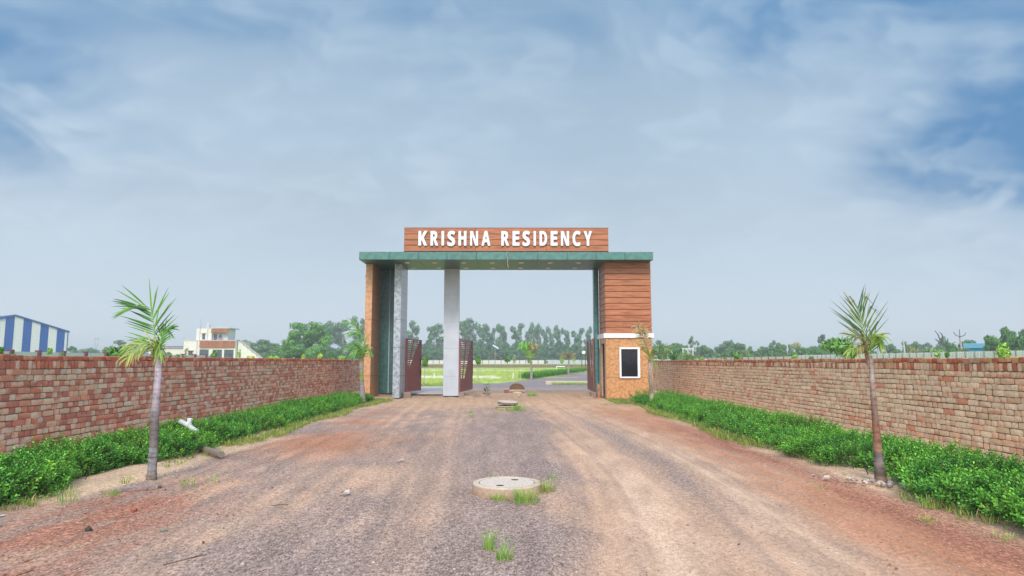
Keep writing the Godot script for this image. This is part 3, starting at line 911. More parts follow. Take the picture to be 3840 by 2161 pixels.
# ------------------------------------------------------------------ fences beyond the gate
func build_fences() -> void:
	# far white precast wall seen through the gate, on the bank
	var t := thing("precast_wall", "long white precast boundary wall with dark red posts before the eucalyptus row", "wall", Vector3(0, 0.7, -230))
	var x := -62.0
	while x < 12.0:
		slab("panel", M.white_paint, t, Vector3(x + 0.09, 0, -0.03), Vector3(x + 2.02, 1.22, 0.03), 0.0, rgb(232, 226, 224))
		slab("post", M.plain, t, Vector3(x - 0.09, 0, -0.08), Vector3(x + 0.08, 1.3, 0.08), 0.0, rgb(120, 70, 72))
		slab("coping", M.plain, t, Vector3(x + 0.09, 1.222, -0.05), Vector3(x + 2.02, 1.30, 0.05), 0.0, rgb(196, 150, 146))
		x += 2.12
	# corrugated sheet fence right of it
	var c := thing("sheet_fence", "grey corrugated metal sheet fence joining the white wall, behind the tank tower", "fence", Vector3(12.4, 0.72, -224))
	for k in 24:
		var b := MB.new()
		b.tint = rgb(188, 194, 204) * rf(0.9, 1.08)
		for j in 5:
			b.box(Vector3(k * 0.9 + j * 0.18, 0, 0 if j % 2 == 0 else -0.04), Vector3(k * 0.9 + j * 0.18 + 0.176, 1.28 + 0.03 * (k % 2), 0.02 if j % 2 == 0 else -0.02))
		put("sheet", b, M.sheet_metal, c)
	slab("end_post", M.plain, c, Vector3(-0.25, 0, -0.1), Vector3(-0.03, 1.45, 0.1), 0.0, rgb(110, 62, 66))
	# right side: white fence of sheets, then panels with posts further off
	var r := thing("sheet_fence", "white corrugated sheet fence with thin dark posts, above the right brick wall", "fence", Vector3(46.5, 0, -75))
	var z := -38.0
	var k := 0
	while z > -108.0:
		var b := MB.new()
		b.tint = rgb(226, 226, 228) * rf(0.96, 1.03)
		for j in 4:
			var zz := z - 0.66 * j / 4.0 + 75.0
			b.box(Vector3(-0.02 if j % 2 == 0 else 0.02, 0, zz), Vector3(0.02 if j % 2 == 0 else 0.06, 2.44 + (0.03 if j % 2 == 0 else 0.0), zz - 0.162))
		put("sheet", b, M.sheet_metal, r)
		if k % 2 == 0: slab("post", M.plain, r, Vector3(-0.07, 0, z + 0.02 + 75), Vector3(-0.025, 2.46, z - 0.03 + 75), 0.0, rgb(118, 92, 100))
		z -= 0.68; k += 1
	var p := thing("precast_wall", "far cream precast wall with dark red posts, right of the guard booth", "wall", Vector3(47.5, 0, -140))
	z = -108.5
	while z > -176.0:
		slab("panel", M.white_paint, p, Vector3(-0.03, 0, z + 140 - 0.1), Vector3(0.03, 2.35, z + 140 - 3.3), 0.0, rgb(232, 224, 210))
		slab("post", M.plain, p, Vector3(-0.14, 0, z + 140 + 0.09), Vector3(0.1, 2.5, z + 140 - 0.09), 0.0, rgb(126, 78, 76))
		z -= 3.4
	# left side: pale wall with maroon posts before the warehouse
	var l := thing("precast_wall", "pale grey plaster wall with maroon posts below the blue and white warehouse", "wall", Vector3(-44.5, 0, -70))
	z = -46.0
	while z > -100.0:
		slab("panel", M.white_paint, l, Vector3(-0.05, 0, z + 70 - 0.2), Vector3(0.05, 2.36, z + 70 - 3.3), 0.0, rgb(205, 210, 220))
		slab("post", M.plain, l, Vector3(-0.2, 0, z + 70 + 0.18), Vector3(0.2, 2.52, z + 70 - 0.18), 0.0, rgb(112, 46, 52))
		z -= 3.5
	# low kerbs round the plots
	for e in [[-14.0, -0.6, -57.5], [-30.0, -1.2, -62.0], [-34.0, 8.5, -104.0], [-40.0, -3.0, -118.0], [-30.0, -2.9, -59.3]]:
		var b := MB.new(); b.tint = rgb(222, 214, 206)
		b.box(Vector3(e[0], 0, e[2]), Vector3(e[1], 0.16, e[2] - 0.15), 0.01)
		tag(put("kerb", b, M.concrete), "low white plot kerb in the meadow, %d m beyond the viewer" % int(-e[2]), "kerb", "", "structure")

# ------------------------------------------------------------------ white house, warehouse, shed and other far things
func build_house() -> void:
	var h := thing("white_house", "white flat-roofed house with brown slatted bands and an outdoor stair", "house", Vector3(-50, 0, -110))
	h.scale = Vector3(0.7, 0.92, 0.7)
	var wh := rgb(226, 220, 214)
	slab("wall", M.plain, h, Vector3(-4.9, 0, 0), Vector3(7.3, 5.3, -9), 0.02, wh)                       # main block
	slab("roof_edge", M.plain, h, Vector3(-5.0, 5.302, 0.12), Vector3(7.4, 5.42, -9.1), 0.01, rgb(205, 208, 214))
	slab("wall", M.plain, h, Vector3(-2.3, 5.422, -0.6), Vector3(1.3, 7.5, -6), 0.02, wh)                # upper room
	slab("wall", M.plain, h, Vector3(1.302, 5.422, -1.6), Vector3(4.7, 7.49, -6), 0.02, rgb(214, 214, 214))
	slab("roof_slab", M.plain, h, Vector3(1.35, 7.502, -0.2), Vector3(5.7, 7.65, -6.1), 0.01, rgb(190, 196, 204))
	slab("wall", M.plain, h, Vector3(-13.5, 0, -1), Vector3(-4.92, 3.9, -8), 0.02, rgb(222, 214, 206))    # side building
	slab("roof_edge", M.plain, h, Vector3(-13.7, 3.902, -0.8), Vector3(-4.92, 4.02, -8.1), 0.01, rgb(140, 142, 148))
	slab("roof_edge", M.plain, h, Vector3(-13.7, 4.25, -3.0), Vector3(-4.92, 4.36, -8.1), 0.01, rgb(120, 122, 128))
	var low := part("slatted_band", h)
	for k in 33:
		var x0 := -1.0 + k * 0.25
		slab("slat", M.wood, low, Vector3(x0, 4.08, 0.36), Vector3(x0 + 0.225, 5.25, 0.28), 0.0, Color(1, 1, 1) * rf(0.75, 1.05))
	slab("backing", M.dark_gap, low, Vector3(-1.0, 4.09, 0.02), Vector3(7.2, 5.24, 0.27), 0.0)
	var up := part("slatted_band", h)
	for k in 17:
		var x0 := 1.32 + k * 0.24
		slab("slat", M.wood, up, Vector3(x0, 6.75, -0.2), Vector3(x0 + 0.215, 7.46, -0.28), 0.0, Color(1, 1, 1) * rf(0.75, 1.05))
	slab("backing", M.dark_gap, up, Vector3(1.35, 6.77, -0.29), Vector3(5.35, 7.46, -0.5), 0.0)
	for e in [[-1.07, 1.07, 3.75], [2.0, 4.2, 3.7], [4.7, 6.9, 3.7]]:
		var w := part("window", h)
		slab("frame", M.dark_gap, w, Vector3(e[0], 1.0, 0.03), Vector3(e[1], e[2], 0.01), 0.0)
		for i in 3:
			for j in 3:
				var dx: float = (e[1] - e[0]) / 3.0; var dy: float = (e[2] - 1.0) / 3.0
				slab("pane", M.window_glass, w, Vector3(e[0] + dx * i + 0.04, 1.0 + dy * j + 0.04, 0.05), Vector3(e[0] + dx * (i + 1) - 0.04, 1.0 + dy * (j + 1) - 0.04, 0.032), 0.0)
	for e in [[-0.85, -0.2, 5.55, 6.57, -0.6], [1.5, 2.2, 5.5, 6.5, -1.6], [2.7, 3.2, 5.9, 6.4, -1.6]]:
		var w := part("window", h)
		slab("frame", M.plain, w, Vector3(e[0], e[2], e[4] + 0.02), Vector3(e[1], e[3], e[4] + 0.06), 0.0, rgb(72, 58, 62))
		slab("pane", M.window_glass, w, Vector3(e[0] + 0.08, e[2] + 0.08, e[4] + 0.062), Vector3(e[1] - 0.08, e[3] - 0.08, e[4] + 0.07), 0.0)
		slab("hood", M.plain, w, Vector3(e[0] - 0.15, e[3] + 0.1, e[4] + 0.002), Vector3(e[1] + 0.15, e[3] + 0.18, e[4] + 0.4), 0.0, wh)
	var rail := part("balcony_rail", h)
	for k in 9: slab("bar", M.plain, rail, Vector3(2.65 + k * 0.13, 5.43, -0.9), Vector3(2.71 + k * 0.13, 6.05, -0.94), 0.0, rgb(110, 100, 100))
	var d := part("door", h)
	slab("leaf", M.plain, d, Vector3(-3.65, 0, 0.01), Vector3(-2.65, 3.45, 0.05), 0.0, rgb(96, 74, 74))
	slab("hood", M.plain, d, Vector3(-3.8, 3.55, 0.002), Vector3(-2.4, 3.65, 0.5), 0.0, wh)
	var sw := part("window", h)
	slab("frame", M.plain, sw, Vector3(-9.9, 2.2, -0.98), Vector3(-8.5, 3.25, -0.93), 0.0, rgb(60, 48, 52))
	for k in 3: slab("pane", M.window_glass, sw, Vector3(-9.82 + k * 0.44, 2.28, -0.928), Vector3(-9.46 + k * 0.44, 3.17, -0.92), 0.0)
	for e in [[-1.75, 5.3, 0.0, 0.02], [-1.5, 7.4, 5.43, -0.58], [0.3, 7.5, 5.43, -0.58]]: slab("drain_pipe", M.plain, h, Vector3(e[0], e[2], e[3]), Vector3(e[0] + 0.09, e[1], e[3] + 0.09), 0.0, rgb(180, 184, 192))
	var mast := MB.new(); mast.tint = rgb(150, 150, 156)
	mast.tube([Vector3(-1.3, 7.4, -0.5), Vector3(-1.3, 9.2, -0.5)], [0.05, 0.04], 5)
	mast.tube([Vector3(-5.4, 4.0, -0.9), Vector3(-5.3, 5.9, -0.9)], [0.06, 0.04], 5)
	put("mast", mast, M.plain, h)
	var tk := MB.new(); tk.tint = rgb(196, 200, 206)
	tk.lathe([Vector2(0.42, 0.0), Vector2(0.5, 0.1), Vector2(0.47, 0.35), Vector2(0.5, 0.45), Vector2(0.47, 0.7), Vector2(0.5, 0.8), Vector2(0.3, 0.95), Vector2(0.2, 0.97), Vector2(0.2, 1.05), Vector2(0.0, 1.05)], 16)
	put("water_tank", tk, M.plain, h, Vector3(0.1, 7.5, -1.4))
	# stair with solid parapet going down to the right
	var st := part("stair", h)
	for k in 24: slab("step", M.plain, st, Vector3(7.45 + k * 0.36, 0, -1.0), Vector3(7.81 + k * 0.36, 5.2 - k * 0.212, -2.2), 0.0, wh)
	var pr := MB.new(); pr.tint = rgb(230, 224, 216)
	pr.quad(Vector3(7.45, 3.0, -2.22), Vector3(16.0, 0.0, -2.22), Vector3(16.0, 0.45, -2.22), Vector3(7.45, 5.45, -2.22))
	pr.quad(Vector3(7.45, 3.0, -2.4), Vector3(7.45, 5.45, -2.4), Vector3(16.0, 0.45, -2.4), Vector3(16.0, 0.0, -2.4))
	pr.quad(Vector3(7.45, 5.45, -2.22), Vector3(16.0, 0.45, -2.22), Vector3(16.0, 0.45, -2.4), Vector3(7.45, 5.45, -2.4))
	put("parapet", pr, M.plain, st)
	var hr := MB.new(); hr.tint = rgb(110, 108, 112)
	hr.tube([Vector3(7.5, 5.6, -1.0), Vector3(15.5, 0.9, -1.0)], [0.03, 0.03], 5)
	for k in 7: hr.tube([Vector3(7.6 + k * 1.1, 4.9 - k * 0.65, -1.0), Vector3(7.6 + k * 1.1, 5.5 - k * 0.65, -1.0)], [0.03, 0.03], 5)
	put("hand_rail", hr, M.plain, st)

func build_warehouse() -> void:
	# gable end runs away to the right: local x along the gable
	var w := thing("warehouse", "large warehouse with blue and white striped gable end", "warehouse", Vector3(-87.3, 0, -118))
	w.rotation.y = atan2(7.0, 5.0)
	var top := func(x: float) -> float: return 9.75 - absf(x) * 0.30
	var sx := -6.7
	var k := 0
	while sx < 8.55:
		var b := MB.new()
		var e := minf(sx + 1.34, 8.6)
		b.tint = rgb(12, 84, 168) if k % 2 == 0 else rgb(216, 222, 226)
		var cuts := [sx]
		var ribs := 6
		for j in ribs:
			var u0 := lerpf(sx, e, j / float(ribs)); var u1 := lerpf(sx, e, (j + 1) / float(ribs))
			var z := 0.03 if j % 2 == 0 else 0.0
			var t0: float = top.call(u0) - 0.28; var t1: float = top.call(u1) - 0.28
			b.quad(Vector3(u0, 0, z), Vector3(u1, 0, z), Vector3(u1, t1, z), Vector3(u0, t0, z))
			b.quad(Vector3(u1, 0, 0.03), Vector3(u1, 0, 0.0), Vector3(u1, t1, 0.0), Vector3(u1, t1, 0.03))
		put("cladding_stripe", b, M.sheet_metal, w)
		sx += 1.34; k += 1
	var rf_ := MB.new(); rf_.tint = rgb(20, 84, 156)
	for s in [-1.0, 1.0]:
		var a := Vector3(0, 9.75, 0.25); var c := Vector3(s * 8.75, 9.75 - 8.75 * 0.30, 0.25)
		var a2 := Vector3(0, 9.75, -30); var c2 := Vector3(s * 8.75, 9.75 - 8.75 * 0.30, -30)
		if s > 0: rf_.quad(a, c, c2, a2)
		else: rf_.quad(a, a2, c2, c)
		var dn := Vector3(0, -0.3, 0)
		if s > 0: rf_.quad(a + dn, c + dn, c, a)
		else: rf_.quad(c + dn, a + dn, a, c)
	put("roof", rf_, M.sheet_metal, w)
	var sd := MB.new(); sd.tint = rgb(16, 76, 150)
	sd.box(Vector3(8.45, 0, 0.06), Vector3(8.62, 7.1, -30))
	sd.box(Vector3(-8.62, 0, 0.06), Vector3(-8.45, 7.1, -30))
	put("side_wall", sd, M.sheet_metal, w)

func lattice(b: MB, a: Vector3, e: Vector3, r: float) -> void:
	b.tube([a, e], [r, r], 4, [], false)

func build_far_things() -> void:
	# transmission tower, pale in the haze
	var t := thing("pylon", "pale lattice power pylon far off between the warehouse and the left palm", "pylon", Vector3(-240, 0, -390))
	t.scale = Vector3(0.22, 0.47, 0.22)
	var b := MB.new(); b.tint = rgb(120, 128, 138)
	for s in [-1.0, 1.0]:
		for q in [-1.0, 1.0]:
			lattice(b, Vector3(s * 5.0, 0, q * 3), Vector3(s * 1.5, 20, q * 1.0), 0.22)
			lattice(b, Vector3(s * 1.5, 20, q * 1.0), Vector3(s * 4.3, 27, q * 0.8), 0.18)
			lattice(b, Vector3(s * 4.3, 27, q * 0.8), Vector3(s * 4.6, 31, q * 0.6), 0.16)
		for k in 4:
			var y0 := k * 5.0; var y1 := y0 + 5.0
			lattice(b, Vector3(s * (5.0 - y0 * 0.175), y0, 2), Vector3(-s * (5.0 - y1 * 0.175), y1, 1.5), 0.12)
	put("tower", b, M.plain, t)
	var arm := MB.new(); arm.tint = rgb(120, 128, 138)
	lattice(arm, Vector3(-8, 31, 0), Vector3(8, 31, 0), 0.22)
	lattice(arm, Vector3(-6, 32.4, 0), Vector3(6, 32.4, 0), 0.18)
	lattice(arm, Vector3(-7.5, 23, 0), Vector3(-2.5, 24.5, 0), 0.18); lattice(arm, Vector3(7.5, 23, 0), Vector3(2.5, 24.5, 0), 0.18)
	for k in 6: lattice(arm, Vector3(-6 + k * 2.0, 31, 0), Vector3(-5 + k * 2.0, 32.4, 0), 0.12)
	put("cross_arm", arm, M.plain, t)
	# blue shed over the right wall
	var s := thing("blue_shed", "small turquoise shed with overhanging blue sheet roof behind the white fence", "shed", Vector3(58.9, 0, -84))
	s.rotation.y = -0.6
	slab("wall", M.plain, s, Vector3(-0.8, 0, 0), Vector3(0.8, 3.1, -1.2), 0.0, rgb(48, 150, 190))
	slab("roof", M.sheet_metal, s, Vector3(-1.35, 3.12, 0.35), Vector3(1.35, 3.75, -1.5), 0.04, rgb(92, 160, 196))
	slab("side_wall", M.plain, s, Vector3(-1.9, 0, 0.1), Vector3(-0.82, 2.75, -1.0), 0.0, rgb(160, 110, 92))
	slab("side_wall", M.plain, s, Vector3(0.82, 0, 0.1), Vector3(1.35, 2.75, -1.0), 0.0, rgb(150, 104, 90))
	var rb := thing("brick_hut", "low red building showing left of the big tree at the right edge", "building", Vector3(75, 0, -98))
	slab("wall", M.plain, rb, Vector3(-1.6, 0, 0), Vector3(2.6, 4.6, -4), 0.0, rgb(128, 70, 66))
	slab("roof", M.plain, rb, Vector3(-1.8, 4.602, 0.2), Vector3(2.8, 4.75, -4.2), 0.0, rgb(110, 84, 80))
	# concrete electricity pole with V arm
	var p := thing("electricity_pole", "concrete electricity pole with forked arms left of the blue shed", "pole", Vector3(95.4, 0, -140))
	var pb := MB.new(); pb.tint = rgb(176, 166, 160)
	pb.tube([Vector3(0, 0, 0), Vector3(-0.5, 6.6, 0)], [0.26, 0.17], 6)
	put("post", pb, M.plain, p)
	var pa := MB.new(); pa.tint = rgb(74, 62, 70)
	pa.tube([Vector3(-0.5, 6.5, 0.1), Vector3(-0.55, 8.2, 0.1)], [0.09, 0.06], 5)
	pa.tube([Vector3(-0.5, 6.6, 0.1), Vector3(0.5, 7.0, 0.1), Vector3(0.75, 7.6, 0.1)], [0.09, 0.08, 0.06], 5)
	pa.tube([Vector3(-0.5, 6.6, 0.1), Vector3(-1.5, 7.1, 0.1), Vector3(-1.8, 7.7, 0.1)], [0.09, 0.08, 0.06], 5)
	put("arm", pa, M.plain, p)
	var p2 := thing("electricity_pole", "short pale concrete pole rising from the trees left of the leafless tree", "pole", Vector3(83.2, 0, -140))
	var qb := MB.new(); qb.tint = rgb(206, 198, 188)
	qb.tube([Vector3(0, 0, 0), Vector3(-0.2, 4.6, 0), Vector3(-0.25, 6.2, 0)], [0.2, 0.16, 0.1], 6)
	put("post", qb, M.plain, p2)
	# leafless tree
	var d := thing("bare_tree", "dark leafless forked tree beside the electricity pole", "tree", Vector3(92.0, 0, -140))
	var db := MB.new(); db.tint = rgb(66, 56, 62)
	db.tube([Vector3(0.3, 0, 0), Vector3(0.1, 2.5, 0), Vector3(0, 4.3, 0)], [0.3, 0.24, 0.2], 6)
	put("trunk", db, M.bark, d)
	for e in [[Vector3(0, 4.2, 0), Vector3(-1.2, 5.8, 0), Vector3(-1.7, 7.2, 0), Vector3(-2.3, 8.0, 0)], [Vector3(-0.8, 5.2, 0), Vector3(-1.6, 5.7, 0), Vector3(-2.2, 6.1, 0), Vector3(-2.5, 6.1, 0.2)], [Vector3(-1.0, 5.5, 0), Vector3(-0.7, 6.6, 0), Vector3(-0.9, 7.3, 0), Vector3(-1.3, 7.6, 0)], [Vector3(0, 4.2, 0), Vector3(0.8, 5.0, 0), Vector3(1.4, 5.3, 0), Vector3(1.9, 5.6, 0)], [Vector3(0, 4.4, 0), Vector3(0.1, 5.4, 0), Vector3(0.4, 6.0, 0), Vector3(0.3, 6.4, 0)]]:
		var lb := MB.new(); lb.tint = rgb(66, 56, 62)
		lb.tube(e, [0.2, 0.15, 0.1, 0.05], 5)
		put("limb", lb, M.bark, d)
	# solar street lamp inside the gate
	var sl := thing("street_lamp", "solar street lamp with tilted panel standing in the field behind the gate", "street lamp", Vector3(-3.1, 0.0, -150))
	var sb := MB.new(); sb.tint = rgb(150, 156, 160)
	sb.tube([Vector3(0, 0, 0), Vector3(0.1, 4.6, 0)], [0.06, 0.05], 6)
	put("pole", sb, M.plain, sl)
	var sp := MB.new(); sp.tint = rgb(190, 205, 214)
	sp.box(Vector3(-0.75, -0.04, -0.4), Vector3(0.75, 0.04, 0.4), 0.0, Transform3D(Basis(Vector3(0, 0, 1), deg_to_rad(-32)) * Basis(Vector3(1, 0, 0), deg_to_rad(25)), Vector3(0.15, 4.75, 0)))
	put("solar_panel", sp, M.plastic, sl)
	var sh := MB.new(); sh.tint = rgb(190, 110, 80)
	sh.box(Vector3(-0.2, 3.1, -0.12), Vector3(0.4, 3.35, 0.12), 0.03)
	put("battery_box", sh, M.plain, sl)
	# tank on a frame
	var wt := thing("tank_tower", "small white tank box on thin dark legs behind the right gate leaf", "water tank", Vector3(12.3, 0, -110))
	for e in [[-0.3, -0.25], [0.3, -0.25], [-0.3, 0.25], [0.3, 0.25]]:
		var lg := MB.new(); lg.tint = rgb(88, 74, 78)
		lg.tube([Vector3(e[0] * 1.2, 0, e[1] * 1.2), Vector3(e[0] * 0.8, 2.72, e[1] * 0.8)], [0.04, 0.04], 5)
		put("leg", lg, M.plain, wt)
	slab("tank", M.plastic, wt, Vector3(-0.27, 2.7, -0.25), Vector3(0.27, 3.2, 0.25), 0.04, rgb(226, 228, 230))
	# little white pavilion right of the booth, seen over the wall
	var pv := thing("pavilion", "low grey flat-roofed building partly hidden beside the guard booth", "building", Vector3(16.5, 0, -100))
	slab("wall", M.plain, pv, Vector3(-2.4, 0, 0), Vector3(2.6, 1.9, -4), 0.0, rgb(200, 206, 214))
	slab("roof", M.plain, pv, Vector3(-3.0, 1.902, 0.6), Vector3(3.0, 2.4, -4.5), 0.0, rgb(150, 158, 170))
	slab("wall", M.plain, pv, Vector3(2.9, 0, -1), Vector3(13.5, 1.85, -2), 0.0, rgb(186, 196, 206))
	for e in [[22.5, -98.0, "pale open steel frame stand left of the bright bush behind the wall"], [26.8, -100.0, "taller pale open steel frame stand next to the bright bush behind the wall"]]:
		var fr := thing("steel_stand", e[2], "frame", Vector3(e[0], 0, e[1]))
		var hh := 3.3 if e[0] > 25 else 2.9
		for lx in [-0.75, 0.0, 0.75]: slab("post", M.plain, fr, Vector3(lx - 0.07, 0, -0.07), Vector3(lx + 0.07, hh, 0.07), 0.0, rgb(205, 205, 205))
		slab("beam", M.plain, fr, Vector3(-0.9, hh + 0.002, -0.1), Vector3(0.9, hh + 0.16, 0.1), 0.0, rgb(205, 205, 205))

# ------------------------------------------------------------------ trees
# leaves spread through a set of leaf masses [centre, radii, count]; each leaf a small folded diamond
func leaf_masses(b: MB, masses: Array, size: float, tone: Color, spread: Color, droop := 0.0) -> void:
	for e in masses:
		var ctr: Vector3 = e[0]; var rad: Vector3 = e[1]
		var mass_tone := tone.lerp(spread, rf(0, 0.55))
		for k in int(e[2]):
			var d := Vector3(rng.randfn(), rng.randfn(), rng.randfn()).normalized()
			var r := pow(rng.randf(), 0.45) * rf(0.86, 1.12)
			var p := ctr + d * rad * r
			var out := (d + Vector3(rng.randfn(), rng.randfn() + 0.3 - droop, rng.randfn()) * 0.7).normalized()
			var side := out.cross(Vector3(rng.randfn(), rng.randfn(), rng.randfn())).normalized()
			var up := side.cross(out).normalized()
			var s := size * rf(0.6, 1.35)
			var tip := up * s + Vector3(0, -droop * s, 0)
			var nn := (out * 0.55 + d * 0.65 + Vector3(0, 0.15, 0)).normalized()
			var col := mass_tone.lerp(spread, rf(0, 0.6)) * rf(0.7, 1.25)
			var i := b.vert(p - tip, nn, col)
			b.vert(p + side * s * 0.55, (nn + side * 0.3).normalized(), col)
			b.vert(p + tip, nn, col * 1.08)
			b.vert(p - side * s * 0.55, (nn - side * 0.3).normalized(), col)
			b.face(i, i + 2, i + 1); b.face(i, i + 3, i + 2)

func tree_proto(kind: String, tone: int) -> Node3D:
	# nominal 10 m tall; crown about 5 m wide (acacia 11 m)
	var t := Node3D.new()
	var crown := MB.new(); var trunk := MB.new()
	var bark := rgb(128, 118, 106)
	var masses := []
	var limbs := []
	match kind:
		"eucalyptus":
			bark = rgb(172, 164, 156)
			var lean := rf(-0.3, 0.3)
			trunk.tint = bark
			trunk.tube([Vector3(0, 0, 0), Vector3(lean * 0.3, 3.5, 0), Vector3(lean, 6.5, 0), Vector3(lean * 1.2, 8.8, 0)], [0.16, 0.13, 0.09, 0.03], 6)
			for k in 17:
				var y := 3.2 + 6.1 * (k / 16.0)
				var w := lerpf(1.2, 1.55, (y - 3.0) / 6.6) * rf(0.55, 1.15)
				var a := rf(0, TAU)
				var c := Vector3(lean * y / 8.0 + cos(a) * w, y, sin(a) * w)
				masses.append([c, Vector3(rf(0.6, 1.15), rf(0.5, 0.9), rf(0.6, 1.15)), 125])
				limbs.append([Vector3(lean * y / 8.0, y - 1.0, 0), c])
			leaf_masses(crown, masses, 0.25, rgb(58, 110, 70), rgb(108, 154, 98), 0.5)
		"broad":
			trunk.tint = bark
			trunk.tube([Vector3(0, 0, 0), Vector3(0.1, 2.2, 0), Vector3(0, 5.0, 0.1)], [0.26, 0.2, 0.1], 6)
			for k in 20:
				var y := rf(1.8, 8.7)
				var w := 2.35 * sqrt(maxf(0.08, 1.0 - pow((y - 4.6) / 5.0, 2.0)))
				var a := rf(0, TAU); var q := sqrt(rng.randf()) * w
				var c := Vector3(cos(a) * q, y, sin(a) * q)
				masses.append([c, Vector3(rf(0.9, 1.45), rf(0.65, 1.15), rf(0.9, 1.45)), 210])
				limbs.append([Vector3(0, clampf(y - 1.8, 1.0, 5.0), 0), c])
			var dark := [rgb(52, 104, 48), rgb(84, 130, 48), rgb(118, 128, 66)]
			var lite := [rgb(98, 148, 66), rgb(144, 184, 70), rgb(168, 170, 104)]
			leaf_masses(crown, masses, 0.27, dark[tone], lite[tone], 0.15)
		"sparse":
			trunk.tint = bark
			trunk.tube([Vector3(0, 0, 0), Vector3(0.2, 3.0, 0), Vector3(-0.2, 6.0, 0.1), Vector3(0.1, 9.0, 0)], [0.2, 0.16, 0.1, 0.03], 6)
			for k in 11:
				var y := rf(4.0, 9.6); var a := rf(0, TAU); var q := rf(0.3, 2.3)
				var c := Vector3(cos(a) * q, y, sin(a) * q)
				masses.append([c, Vector3(rf(0.5, 0.9), rf(0.4, 0.8), rf(0.5, 0.9)), 70])
				limbs.append([Vector3(0, y - 1.6, 0), c])
			leaf_masses(crown, masses, 0.24, rgb(78, 112, 66), rgb(118, 140, 96), 0.3)
		"umbrella":
			trunk.tint = bark
			trunk.tube([Vector3(0, 0, 0), Vector3(0.1, 4, 0), Vector3(0, 8.6, 0)], [0.14, 0.11, 0.06], 6)
			for k in 12:
				var a := rf(0, TAU); var q := rf(0.2, 1.9)
				masses.append([Vector3(cos(a) * q, rf(7.0, 9.5), sin(a) * q), Vector3(rf(0.6, 1.0), rf(0.4, 0.7), rf(0.6, 1.0)), 90])
			leaf_masses(crown, masses, 0.24, rgb(64, 98, 66), rgb(92, 120, 84), 0.1)
		"acacia":
			trunk.tint = rgb(84, 74, 66)
			trunk.tube([Vector3(0, 0, 0), Vector3(-0.1, 1.0, 0), Vector3(-0.5, 2.4, 0)], [0.42, 0.36, 0.26], 8)
			for k in 66:
				var y := 1.5 + 7.3 * pow(rng.randf(), 1.2)
				var w := 4.3 * sqrt(maxf(0.05, 1.0 - pow((y - 4.2) / 5.0, 2.0)))
				var a := rf(0, TAU); var q := pow(rng.randf(), 0.4) * w
				var c := Vector3(cos(a) * q, y, sin(a) * q)
				masses.append([c, Vector3(rf(0.9, 1.5), rf(0.55, 0.95), rf(0.9, 1.5)), 420])
				if k % 2 == 0: limbs.append([Vector3(-0.4, 2.2, 0), c])
			leaf_masses(crown, masses, 0.16, rgb(72, 132, 52), rgb(122, 176, 78), 0.1)
	if tone == 0 or kind != "broad": pass
	var cr := MeshInstance3D.new(); cr.name = "crown"; cr.mesh = crown.mesh(); cr.material_override = M.far_leaf
	var tr := MeshInstance3D.new(); tr.name = "trunk"; tr.mesh = trunk.mesh(); tr.material_override = M.bark
	t.add_child(tr); t.add_child(cr)
	var lb := MB.new(); lb.tint = trunk.tint
	for e in limbs: lb.tube([e[0], (e[0] as Vector3).lerp(e[1], 0.5) + Vector3(0, -0.15, 0), e[1]], [0.06, 0.045, 0.02], 4, [], false)
	if limbs.size() > 0:
		var li := MeshInstance3D.new(); li.name = "limbs"; li.mesh = lb.mesh(); li.material_override = M.bark
		t.add_child(li)
	return t

